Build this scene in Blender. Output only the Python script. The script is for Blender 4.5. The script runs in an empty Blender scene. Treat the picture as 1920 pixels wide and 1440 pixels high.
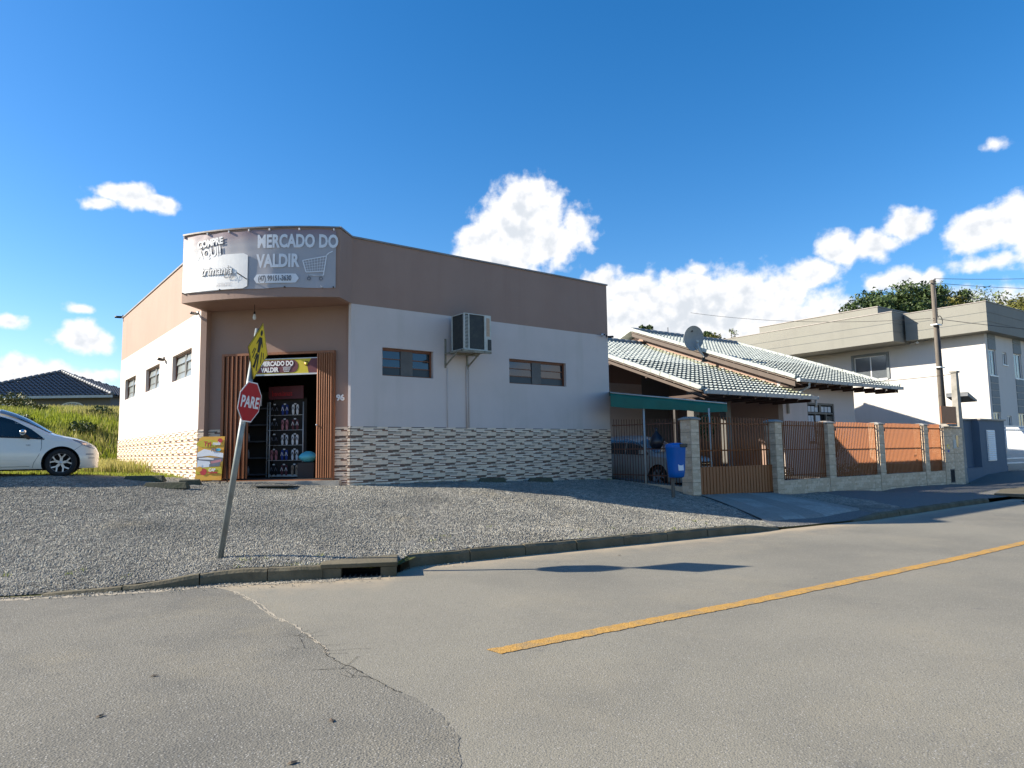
import bpy, bmesh, math, random
import numpy as np
from mathutils import Vector, Matrix
R_ = math.radians
sc = bpy.context.scene
col = sc.collection
rnd = random.Random(7)

# ------------------------------------------------------------------ camera
F, PITCH, ROLL, EYE = 1317.43, .0976, -.0152, 1.6
cp, sp = math.cos(PITCH), math.sin(PITCH)
fwd = Vector((0, cp, sp)); up0 = Vector((0, -sp, cp)); rt0 = Vector((1, 0, 0))
rt = rt0*math.cos(ROLL) + up0*math.sin(ROLL); up = -rt0*math.sin(ROLL) + up0*math.cos(ROLL)
cd = bpy.data.cameras.new('camera'); cam = bpy.data.objects.new('camera', cd); col.objects.link(cam)
cd.sensor_fit = 'HORIZONTAL'; cd.sensor_width = 36; cd.lens = F/1920*36; cd.clip_start = .1; cd.clip_end = 2000
cam.matrix_world = Matrix(((rt.x, up.x, -fwd.x, 0), (rt.y, up.y, -fwd.y, 0), (rt.z, up.z, -fwd.z, EYE), (0, 0, 0, 1)))
sc.camera = cam

# ------------------------------------------------------------------ light and exposure
SUN_EL, SUN_AZ = R_(27.2), R_(-.6)          # SUN_AZ: direction the light travels, from +x
SUN_STRENGTH, SKY_STRENGTH = 5.0, .075
sc.view_settings.view_transform = 'Standard'; sc.view_settings.look = 'None'
sc.view_settings.gamma = 1; sc.view_settings.use_curve_mapping = False
sc.view_settings.exposure = 1.14
ld = bpy.data.lights.new('sun', 'SUN'); ld.energy = SUN_STRENGTH; ld.angle = R_(.55); ld.color = (1, .915, .76)
sun = bpy.data.objects.new('sun', ld); col.objects.link(sun)
ldir = Vector((math.cos(SUN_AZ)*math.cos(SUN_EL), math.sin(SUN_AZ)*math.cos(SUN_EL), -math.sin(SUN_EL)))
sun.rotation_euler = ldir.to_track_quat('-Z', 'Y').to_euler(); sun.location = (-20, 0, 20)

# ------------------------------------------------------------------ sky
w = bpy.data.worlds.new('World'); sc.world = w; w.use_nodes = True
nt = w.node_tree; nt.nodes.clear()
def N(tree, t, **kw):
    n = tree.nodes.new(t)
    for k, v in kw.items():
        if k.startswith('i_'):
            key = k[2:]
            key = int(key) if key.isdigit() else key
            n.inputs[key].default_value = v
        else: setattr(n, k, v)
    return n
def math_(tree, op, a, b=None, c=None, clamp=False):
    n = tree.nodes.new('ShaderNodeMath'); n.operation = op; n.use_clamp = clamp
    for i, v in enumerate((a, b, c)):
        if v is None: continue
        if isinstance(v, (int, float)): n.inputs[i].default_value = v
        else: tree.links.new(v, n.inputs[i])
    return n.outputs[0]
def vmath(tree, op, a, b=None):
    n = tree.nodes.new('ShaderNodeVectorMath'); n.operation = op
    for i, v in enumerate((a, b)):
        if v is None: continue
        if isinstance(v, (tuple, list)): n.inputs[i].default_value = v
        else: tree.links.new(v, n.inputs[i])
    return n.outputs['Value'] if op in ('LENGTH', 'DOT_PRODUCT') else n.outputs[0]
# clouds as puffs at given compass azimuth / elevation (degrees): az, el, radius az, radius el, strength
CLOUDS = [(-29.4,18.5,1.64,0.73,1.15),(-27.3,18.2,1.53,0.51,1.05),(-31.1,17.7,1.25,0.53,0.90),(-31.9,10.4,1.23,0.50,0.85),(-31.7,8.4,1.43,0.92,1.15),(-35.8,9.2,1.04,0.52,0.90),(-34.5,5.8,2.07,0.78,1.15),(-35.1,6.5,1.08,0.66,1.00),(-31.7,5.7,3.52,0.64,0.80),(1.3,19.4,2.0,1.7,1.4),(.6,17.9,2.6,1.6,1.35),(-2.5,17.0,1.63,1.10,1.20),(2.4,16.9,2.49,1.61,1.25),(5.5,17.9,2.72,2.67,0.66),(-1.2,15.1,3.26,1.73,1.10),(7.6,13.1,2.02,1.18,1.15),(10.2,12.8,1.99,1.04,1.15),(14.8,12.5,2.40,1.28,1.15),(18.9,12.2,1.94,1.19,1.10),(15.3,14.1,1.32,0.81,0.80),(14.7,10.2,6.2,2.3,1.5),(21.6,11.8,1.77,1.39,1.15),(22.6,8.9,5.23,1.68,1.25),(23.6,13.1,1.67,1.15,1.10),(25.7,14.6,1.36,1.19,1.10),(28.0,14.5,1.47,1.03,1.00),(30.1,15.5,1.23,0.99,1.12),(29.2,11.9,1.75,0.78,1.05),(31.4,11.8,1.14,0.65,0.95),(34.2,14.4,1.46,1.14,1.15),(36.2,14.7,1.28,1.25,1.20),(35.0,12.3,4.68,0.97,0.58),(35.8,20.0,1.37,0.70,0.62),(32.9,8.6,5.24,2.30,0.90),(37.7,13.2,1.37,1.38,1.10),
 (55,11,9,3,1.1),(95,9,12,3,1.0),(-62,8,9,2.4,1.0),(-115,10,10,3,1.0),(160,9,12,3,1.0)]
g = nt
tc = N(nt, 'ShaderNodeTexCoord'); sx = N(nt, 'ShaderNodeSeparateXYZ'); nt.links.new(tc.outputs['Generated'], sx.inputs[0])
azr = math_(nt, 'ARCTAN2', sx.outputs[0], sx.outputs[1]); elr = math_(nt, 'ARCSINE', sx.outputs[2])
cx = N(nt, 'ShaderNodeCombineXYZ'); nt.links.new(math_(nt, 'MULTIPLY', azr, 57.2958), cx.inputs[0]); nt.links.new(math_(nt, 'MULTIPLY', elr, 57.2958), cx.inputs[1])
P = cx.outputs[0]
nz = N(g, 'ShaderNodeTexNoise', i_Scale=.35, i_Detail=2.0, i_Roughness=.55); g.links.new(P, nz.inputs['Vector'])
Q = vmath(g, 'ADD', P, vmath(g, 'MULTIPLY', vmath(g, 'SUBTRACT', nz.outputs['Color'], (.5, .5, .5)), (1.8, 1.3, 0)))
acc = None
for az, el, ra, re, s_ in CLOUDS:
    # |(Q - c)/r|^2 : scale and offset folded into one multiply-add
    n_ = nt.nodes.new('ShaderNodeVectorMath'); n_.operation = 'MULTIPLY_ADD'; nt.links.new(Q, n_.inputs[0]); n_.inputs[1].default_value = (1/ra, 1/re, 0); n_.inputs[2].default_value = (-az/ra, -el/re, 0)
    v = math_(g, 'MULTIPLY_ADD', vmath(g, 'LENGTH', n_.outputs[0]), -.75, s_)
    acc = v if acc is None else math_(g, 'MAXIMUM', acc, v)
n2 = N(g, 'ShaderNodeTexNoise', i_Scale=.85, i_Detail=7.0, i_Roughness=.55); g.links.new(P, n2.inputs['Vector'])
dens = math_(g, 'MULTIPLY_ADD', math_(g, 'SUBTRACT', n2.outputs['Fac'], .5), 1.15, acc)
n3 = N(g, 'ShaderNodeTexNoise', i_Scale=.85, i_Detail=3.0, i_Roughness=.5); g.links.new(vmath(g, 'ADD', P, (-.55, .65, 0)), n3.inputs['Vector'])
d3 = math_(g, 'MULTIPLY_ADD', math_(g, 'SUBTRACT', n3.outputs['Fac'], .5), 3.0, acc)
cov = N(nt, 'ShaderNodeMapRange', interpolation_type='SMOOTHSTEP', i_1=.0, i_2=.55); nt.links.new(dens, cov.inputs[0])
shade = N(nt, 'ShaderNodeMapRange', interpolation_type='SMOOTHSTEP', i_1=.45, i_2=1.6, i_3=0.0, i_4=1.0); nt.links.new(d3, shade.inputs[0])
sky = N(nt, 'ShaderNodeTexSky', sky_type='NISHITA', sun_disc=False, sun_elevation=SUN_EL, sun_rotation=math.atan2(-ldir.x, -ldir.y), altitude=0, air_density=1.0, dust_density=.4, ozone_density=2.5)
hs = N(nt, 'ShaderNodeHueSaturation', i_Saturation=1.38, i_Value=1.22); nt.links.new(sky.outputs[0], hs.inputs['Color'])
cc = N(nt, 'ShaderNodeMix', data_type='RGBA'); cc.inputs[6].default_value = (6.6, 6.6, 6.7, 1); cc.inputs[7].default_value = (4.6, 4.9, 5.3, 1)
nt.links.new(shade.outputs[0], cc.inputs[0])
mx = N(nt, 'ShaderNodeMix', data_type='RGBA'); nt.links.new(cov.outputs[0], mx.inputs[0]); nt.links.new(vmath(nt, 'MULTIPLY', hs.outputs[0], (1.0, .96, 1.02)), mx.inputs[6]); nt.links.new(cc.outputs[2], mx.inputs[7])
bg = N(nt, 'ShaderNodeBackground', i_Strength=SKY_STRENGTH); nt.links.new(mx.outputs[2], bg.inputs[0])
wo = N(nt, 'ShaderNodeOutputWorld'); nt.links.new(bg.outputs[0], wo.inputs[0])

# ------------------------------------------------------------------ materials
M = {}
def mat(name, c, rough=.7, var=.12, scale=6.0, bump=0.0, bscale=60.0, metal=0.0, spec=.4, c2=None, dirt=None, dscale=1.2, damt=.5, stretch=None, emit=None, coat=0, backf=False, streak=None):
    m = bpy.data.materials.new(name); m.use_nodes = True; t = m.node_tree
    b = t.nodes['Principled BSDF']; b.inputs['Roughness'].default_value = rough; b.inputs['Metallic'].default_value = metal
    b.inputs['Specular IOR Level'].default_value = spec; b.inputs['Coat Weight'].default_value = coat
    co = N(t, 'ShaderNodeTexCoord'); P = co.outputs['Object']
    if stretch:
        mp = N(t, 'ShaderNodeMapping'); mp.inputs['Scale'].default_value = stretch; t.links.new(P, mp.inputs[0]); P = mp.outputs[0]
    n = N(t, 'ShaderNodeTexNoise', i_Scale=scale, i_Detail=6.0, i_Roughness=.6); t.links.new(P, n.inputs['Vector'])
    mr = N(t, 'ShaderNodeMapRange', i_1=.3, i_2=.7); t.links.new(n.outputs['Fac'], mr.inputs[0])
    a = c2 if c2 else tuple(x*(1-var) for x in c); bb = c if c2 else tuple(min(1, x*(1+var)) for x in c)
    mi = N(t, 'ShaderNodeMix', data_type='RGBA'); mi.inputs[6].default_value = (*a, 1); mi.inputs[7].default_value = (*bb, 1)
    t.links.new(mr.outputs[0], mi.inputs[0]); out = mi.outputs[2]
    if dirt:
        n2 = N(t, 'ShaderNodeTexNoise', i_Scale=dscale, i_Detail=8.0, i_Roughness=.65); t.links.new(P, n2.inputs['Vector'])
        m2 = N(t, 'ShaderNodeMapRange', i_1=.48, i_2=.72, i_4=damt); t.links.new(n2.outputs['Fac'], m2.inputs[0])
        mi2 = N(t, 'ShaderNodeMix', data_type='RGBA'); mi2.inputs[7].default_value = (*dirt, 1)
        t.links.new(m2.outputs[0], mi2.inputs[0]); t.links.new(out, mi2.inputs[6]); out = mi2.outputs[2]
    if streak:
        ms = N(t, 'ShaderNodeMapping'); ms.inputs['Scale'].default_value = (2.6, 2.6, .16); t.links.new(co.outputs['Object'], ms.inputs[0])
        n4 = N(t, 'ShaderNodeTexNoise', i_Scale=1.0, i_Detail=6.0, i_Roughness=.6); t.links.new(ms.outputs[0], n4.inputs['Vector'])
        n5 = N(t, 'ShaderNodeTexNoise', i_Scale=.45, i_Detail=3.0); t.links.new(co.outputs['Object'], n5.inputs['Vector'])
        k4 = N(t, 'ShaderNodeMapRange', i_1=.50, i_2=.78, i_4=.55); t.links.new(n4.outputs['Fac'], k4.inputs[0]); k5 = N(t, 'ShaderNodeMapRange', i_1=.40, i_2=.62); t.links.new(n5.outputs['Fac'], k5.inputs[0])
        mi4 = N(t, 'ShaderNodeMix', data_type='RGBA'); mi4.inputs[7].default_value = (*streak, 1); t.links.new(math_(t, 'MULTIPLY', k4.outputs[0], k5.outputs[0]), mi4.inputs[0]); t.links.new(out, mi4.inputs[6]); out = mi4.outputs[2]
    t.links.new(out, b.inputs['Base Color'])
    if bump:
        n3 = N(t, 'ShaderNodeTexNoise', i_Scale=bscale, i_Detail=5.0); t.links.new(P, n3.inputs['Vector'])
        bp = N(t, 'ShaderNodeBump', i_Strength=bump, i_Distance=.01); t.links.new(n3.outputs['Fac'], bp.inputs['Height']); t.links.new(bp.outputs[0], b.inputs['Normal'])
    M[name] = m
    return m
mat('white_paint', (.60, .52, .485), .75, .03, 1.2, .15, 90, dirt=(.50, .45, .40), dscale=.7, damt=.4, streak=(.46, .41, .35))
mat('mauve_paint', (.325, .215, .17), .75, .04, 1.0, .15, 90, dirt=(.28, .17, .13), dscale=.6, damt=.4, streak=(.26, .16, .125))
mat('soffit_paint', (.28, .17, .13), .8, .05)
mat('metal_cap', (.22, .20, .19), .5, .15, metal=.3)
mat('tile_cream', (.76, .60, .45), .5, .12, 25)
mat('tile_white', (.82, .69, .56), .5, .10, 25)
mat('tile_grey', (.50, .41, .32), .5, .15, 25)
mat('tile_tan', (.42, .29, .20), .5, .2, 25)
mat('tile_brown', (.22, .115, .075), .5, .3, 25)
mat('tile_dark', (.095, .062, .048), .5, .3, 25)
mat('wood_brown', (.30, .115, .05), .5, .15, 3, .2, 60, stretch=(8, 8, .6), dirt=(.2, .08, .04), damt=.5)
mat('slat_paint', (.30, .10, .028), .5, .12, 2, stretch=(6, 6, .5), dirt=(.24, .075, .02), damt=.5)
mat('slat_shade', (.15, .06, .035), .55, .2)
mat('door_dark', (.05, .022, .014), .6, .2)
mat('window_wood', (.17, .062, .03), .45, .2, 4)
mat('window_grey', (.10, .095, .09), .5, .2)
mat('pole_metal', (.24, .27, .27), .45, .12, 8, metal=.5, dirt=(.17, .13, .10), damt=.6, dscale=6)
mat('sign_yellow', (.82, .56, .01), .45, .06)
mat('sign_black', (.012, .012, .012), .5, .1)
mat('sign_red', (.40, .008, .015), .4, .06)
mat('sign_white', (.72, .70, .70), .5, .04)
mat('sign_back', (.25, .26, .27), .4, .1, metal=.6)
mat('concrete', (.30, .28, .25), .9, .18, 5, .5, 40, dirt=(.13, .13, .09), dscale=2, damt=.7)
mat('kerb_concrete', (.13, .11, .07), .95, .3, 6, .8, 30, dirt=(.04, .037, .017), dscale=3, damt=.8)
mat('block_concrete', (.085, .082, .055), .95, .3, 8, .8, 30, dirt=(.05, .06, .03), dscale=5, damt=.8)
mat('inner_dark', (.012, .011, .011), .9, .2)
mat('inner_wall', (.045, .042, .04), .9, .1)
mat('steel_white', (.55, .56, .57), .4, .06, metal=.2)
mat('plastic_blue', (.005, .115, .42), .32, .05)
mat('plastic_black', (.012, .012, .013), .4, .1)
mat('bag_black', (.012, .014, .022), .28, .1, bump=.6, bscale=25)
mat('awning_green', (.006, .12, .09), .55, .12, 3, .3, 8)
mat('roof_tile', (.39, .415, .385), .6, .08, 5, dirt=(.28, .31, .27), dscale=1.6, damt=.6)
mat('roof_moss', (.33, .33, .22), .8, .15, 8)
mat('roof_dark', (.13, .14, .155), .55, .25, 10)
mat('wood_eave', (.085, .058, .044), .6, .15)
mat('gutter_white', (.45, .46, .44), .5, .12, 6)
mat('pillar_tile', (.58, .43, .29), .6, .2, 14, .5, 14, stretch=(1.2, 1.2, 6), dirt=(.38, .29, .20), dscale=3, damt=.6)
mat('pillar_tile_light', (.66, .51, .36), .6, .15, 14, .4, 14)
mat('grout', (.13, .11, .09), .9, .1)
mat('apt_white', (.58, .55, .52), .8, .03, 1, .1, 80, dirt=(.51, .49, .46), dscale=.5, damt=.3, streak=(.48, .46, .42))
mat('apt_grey', (.225, .22, .195), .8, .06, 1.2, .1, 80, dirt=(.21, .21, .18), dscale=.6, damt=.6, streak=(.17, .165, .145))
mat('apt_dark', (.20, .22, .23), .7, .08)
mat('blue_wall', (.075, .115, .165), .7, .06, 1.5, .1, 60)
mat('blue_wall_deep', (.03, .06, .11), .7, .06, 1.5)
mat('alu_white', (.72, .73, .74), .35, .03)
mat('curtain', (.66, .68, .70), .9, .12, 8, stretch=(9, 9, .5))
mat('wire', (.02, .02, .022), .6, .1)
mat('old_pole', (.13, .11, .09), .9, .25, 6, .4, 30, stretch=(6, 6, .6))
mat('conduit', (.05, .045, .045), .5, .2)
mat('mat_grey', (.09, .09, .09), .95, .2, 60, .6, 200)
mat('car_white', (.78, .73, .62), .28, .015, coat=.7)
mat('car_silver', (.36, .33, .29), .38, .02, metal=.1, coat=.25)
mat('tyre', (.018, .018, .018), .85, .2, 20)
mat('alloy', (.42, .43, .45), .32, .1, metal=.7)
mat('chrome', (.7, .7, .7), .12, .02, metal=1)
mat('lamp_glass', (.30, .31, .33), .08, .1, 30, spec=.8)
mat('leaf_dark', (.030, .058, .014), .6, .45, 3, c2=(.055, .085, .018))
mat('leaf_olive', (.085, .095, .018), .6, .4, 2, c2=(.14, .13, .025))
mat('leaf_light', (.10, .13, .05), .6, .3, 3)
mat('leaf_red', (.06, .012, .016), .5, .4, 3)
mat('trunk', (.10, .075, .055), .95, .25, 10, .5, 20)
mat('flower_pink', (.45, .10, .13), .7, .3)
mat('poster_orange', (.78, .30, .03), .5, .15, 4, c2=(.82, .48, .06))
mat('print_white', (.80, .79, .78), .5, .04)
mat('print_grey', (.16, .17, .20), .5, .15)
mat('print_red', (.55, .035, .04), .5, .1)
mat('print_wine', (.135, .035, .045), .5, .08)
mat('print_yellow', (.60, .48, .03), .5, .08)
mat('print_cyan', (.10, .50, .62), .5, .1)
mat('print_blue', (.03, .06, .28), .5, .1)
mat('print_pink', (.50, .20, .22), .6, .15)
mat('print_soft', (.74, .75, .78), .5, .05)
mat('print_faint', (.40, .38, .40), .5, .05)
mat('dish_grey', (.28, .30, .31), .5, .08)
mat('ac_white', (.50, .51, .47), .5, .1, 5, dirt=(.3, .29, .22), dscale=4, damt=.6)
mat('ac_mesh', (.028, .033, .034), .6, .35, 60, dirt=(.07, .075, .06), dscale=9, damt=.6)
mat('rust_metal', (.24, .23, .18), .6, .2, 8, dirt=(.14, .09, .05), dscale=5, damt=.8)
mat('foil', (.72, .72, .72), .4, .3, 30)
mat('bg_wall', (.16, .16, .165), .8, .08)
def glass(name, c, rough=.08, spec=.6):
    m = mat(name, c, rough, .1, 2, spec=spec)
glass('glass_dark', (.018, .022, .028), .06, .9)
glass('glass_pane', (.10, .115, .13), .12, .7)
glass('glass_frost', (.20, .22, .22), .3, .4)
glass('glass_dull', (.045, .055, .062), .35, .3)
glass('glass_car', (.012, .018, .020), .05, .8)
glass('bulb_glass', (.7, .7, .68), .1, .5)

def ground_mat(name, stops, scale, bump, bscale, big=None, rough=.95, speck=None, sandy=False):
    """stops: two colours mixed by fine noise; big: third colour in broad patches; speck: (colour, scale, threshold)"""
    m = bpy.data.materials.new(name); m.use_nodes = True; t = m.node_tree
    b = t.nodes['Principled BSDF']; b.inputs['Roughness'].default_value = rough; b.inputs['Specular IOR Level'].default_value = .25
    P = N(t, 'ShaderNodeTexCoord').outputs['Object']
    n = N(t, 'ShaderNodeTexNoise', i_Scale=scale, i_Detail=4.0, i_Roughness=.75); t.links.new(P, n.inputs['Vector'])
    mr = N(t, 'ShaderNodeMapRange', i_1=.36, i_2=.64); t.links.new(n.outputs['Fac'], mr.inputs[0])
    mi = N(t, 'ShaderNodeMix', data_type='RGBA'); mi.inputs[6].default_value = (*stops[0], 1); mi.inputs[7].default_value = (*stops[1], 1)
    t.links.new(mr.outputs[0], mi.inputs[0]); out = mi.outputs[2]
    if big:
        for k, (c, s, lo, hi, amt) in enumerate(big):
            nb = N(t, 'ShaderNodeTexNoise', i_Scale=s, i_Detail=5.0, i_Roughness=.6, noise_dimensions='4D', i_W=k*3.7+1); t.links.new(P, nb.inputs['Vector'])
            mb = N(t, 'ShaderNodeMapRange', i_1=lo, i_2=hi, i_4=amt); t.links.new(nb.outputs['Fac'], mb.inputs[0])
            m3 = N(t, 'ShaderNodeMix', data_type='RGBA'); m3.inputs[7].default_value = (*c, 1); t.links.new(mb.outputs[0], m3.inputs[0]); t.links.new(out, m3.inputs[6]); out = m3.outputs[2]
    if speck:
        for c, s, th in speck:
            v = N(t, 'ShaderNodeTexVoronoi', i_Scale=s); t.links.new(P, v.inputs['Vector'])
            sv = N(t, 'ShaderNodeSeparateColor'); t.links.new(v.outputs['Color'], sv.inputs[0])
            k = math_(t, 'GREATER_THAN', sv.outputs[0], th); k = math_(t, 'MULTIPLY', k, math_(t, 'LESS_THAN', v.outputs['Distance'], .38))
            m3 = N(t, 'ShaderNodeMix', data_type='RGBA'); m3.inputs[7].default_value = (*c, 1); t.links.new(k, m3.inputs[0]); t.links.new(out, m3.inputs[6]); out = m3.outputs[2]
    if sandy:
        an = N(t, 'ShaderNodeAttribute', attribute_name='sand'); ns = N(t, 'ShaderNodeTexNoise', i_Scale=2.2, i_Detail=6.0, i_Roughness=.65); t.links.new(P, ns.inputs['Vector'])
        k = math_(t, 'ADD', an.outputs['Fac'], math_(t, 'MULTIPLY', math_(t, 'SUBTRACT', ns.outputs['Fac'], .55), 2.2)); k = math_(t, 'MULTIPLY', k, math_(t, 'MULTIPLY', an.outputs['Fac'], 1.3), clamp=True)
        m4 = N(t, 'ShaderNodeMix', data_type='RGBA'); m4.inputs[7].default_value = (.37, .30, .21, 1); t.links.new(k, m4.inputs[0]); t.links.new(out, m4.inputs[6]); out = m4.outputs[2]
    t.links.new(out, b.inputs['Base Color'])
    vb = N(t, 'ShaderNodeTexVoronoi', i_Scale=bscale); t.links.new(P, vb.inputs['Vector'])
    bp = N(t, 'ShaderNodeBump', i_Strength=bump, i_Distance=.012); t.links.new(vb.outputs['Distance'], bp.inputs['Height']); t.links.new(bp.outputs[0], b.inputs['Normal'])
    M[name] = m
ground_mat('asphalt', ((.185, .172, .138), (.265, .245, .198)), 70, .22, 90, big=[((.15, .142, .12), .33, .42, .66, .7), ((.27, .24, .18), .7, .52, .75, .6), ((.12, .115, .105), 2.6, .64, .72, .6)], speck=[((.34, .325, .30), 95, .86), ((.10, .096, .09), 90, .86)], sandy=True)
ground_mat('asphalt_old', ((.145, .136, .114), (.215, .20, .165)), 65, .35, 75, big=[((.105, .102, .092), .5, .42, .62, .7), ((.25, .22, .16), .8, .54, .75, .6), ((.085, .082, .076), 3.0, .65, .72, .6)], speck=[((.32, .31, .285), 80, .86), ((.07, .07, .066), 75, .86)])
ground_mat('gravel_base', ((.10, .097, .09), (.22, .21, .19)), 40, 1.0, 32, big=[((.14, .15, .11), 1.2, .6, .75, .4)])
ground_mat('gravel_stone', ((.17, .162, .142), (.46, .432, .365)), 9, .2, 60, big=[((.13, .13, .118), .55, .46, .66, .6), ((.34, .29, .20), .8, .58, .74, .5)])
ground_mat('soil_grass', ((.045, .055, .018), (.11, .115, .035)), 8, .8, 20, big=[((.13, .10, .05), .4, .5, .7, .5)])
ground_mat('grass_blade', ((.17, .22, .02), (.36, .40, .045)), 1.6, .1, 40, big=[((.28, .25, .09), .5, .48, .68, .6)], rough=.6)
ground_mat('grass_dry', ((.26, .25, .07), (.48, .42, .15)), 3, .1, 40, rough=.7)
for nm_ in ('grass_blade', 'grass_dry'):
    t = M[nm_].node_tree; b = t.nodes['Principled BSDF']; tr = N(t, 'ShaderNodeBsdfTranslucent'); t.links.new(b.inputs['Base Color'].links[0].from_socket, tr.inputs[0])
    mxs = N(t, 'ShaderNodeMixShader', i_0=.38); t.links.new(b.outputs[0], mxs.inputs[1]); t.links.new(tr.outputs[0], mxs.inputs[2]); t.links.new(mxs.outputs[0], t.nodes['Material Output'].inputs[0])
ground_mat('yard_floor', ((.14, .13, .12), (.22, .20, .18)), 6, .2, 20)
ground_mat('drive_concrete', ((.30, .27, .225), (.42, .38, .32)), 14, .3, 40, big=[((.22, .195, .165), .9, .45, .6, .6)])
ground_mat('drive_strip', ((.24, .21, .175), (.32, .28, .235)), 14, .3, 40)
ground_mat('yellow_line', ((.36, .20, .05), (.50, .29, .08)), 30, .3, 60, big=[((.22, .18, .12), 5, .47, .66, .75)])
ground_mat('sand', ((.30, .26, .20), (.42, .37, .29)), 30, .4, 60)
ground_mat('crack', ((.02, .02, .018), (.05, .046, .04)), 30, .4, 60)
ground_mat('forest_floor', ((.03, .045, .012), (.06, .08, .02)), 2, .8, 8)

# alternating colour inside one printed banner
def banner_mat():
    m = bpy.data.materials.new('banner_print'); m.use_nodes = True; t = m.node_tree; b = t.nodes['Principled BSDF']
    b.inputs['Roughness'].default_value = .42; b.inputs['Specular IOR Level'].default_value = .5
    P = N(t, 'ShaderNodeTexCoord').outputs['Generated']; s = N(t, 'ShaderNodeSeparateXYZ'); t.links.new(P, s.inputs[0])
    # faded wine print that has bleached towards the sunny left end and the bottom
    k = N(t, 'ShaderNodeMapRange', interpolation_type='SMOOTHSTEP', i_1=.0, i_2=.42); t.links.new(s.outputs[0], k.inputs[0])
    n = N(t, 'ShaderNodeTexNoise', i_Scale=3.0, i_Detail=4.0); t.links.new(P, n.inputs['Vector'])
    k2 = math_(t, 'ADD', k.outputs[0], math_(t, 'MULTIPLY', math_(t, 'SUBTRACT', n.outputs['Fac'], .5), .3), clamp=True)
    mi = N(t, 'ShaderNodeMix', data_type='RGBA'); mi.inputs[6].default_value = (.62, .60, .60, 1); mi.inputs[7].default_value = (.38, .365, .385, 1); t.links.new(k2, mi.inputs[0])
    kt = N(t, 'ShaderNodeMapRange', interpolation_type='SMOOTHSTEP', i_1=.72, i_2=1.0, i_4=.75); t.links.new(s.outputs[2], kt.inputs[0])
    m2 = N(t, 'ShaderNodeMix', data_type='RGBA'); m2.inputs[7].default_value = (.23, .13, .15, 1); t.links.new(kt.outputs[0], m2.inputs[0]); t.links.new(mi.outputs[2], m2.inputs[6])
    t.links.new(m2.outputs[2], b.inputs['Base Color'])
    w_ = N(t, 'ShaderNodeTexNoise', i_Scale=2.5, i_Detail=2.0); t.links.new(P, w_.inputs['Vector'])
    bp = N(t, 'ShaderNodeBump', i_Strength=.5, i_Distance=.05); t.links.new(w_.outputs['Fac'], bp.inputs['Height']); t.links.new(bp.outputs[0], b.inputs['Normal'])
    M['banner_print'] = m
banner_mat()

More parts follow.
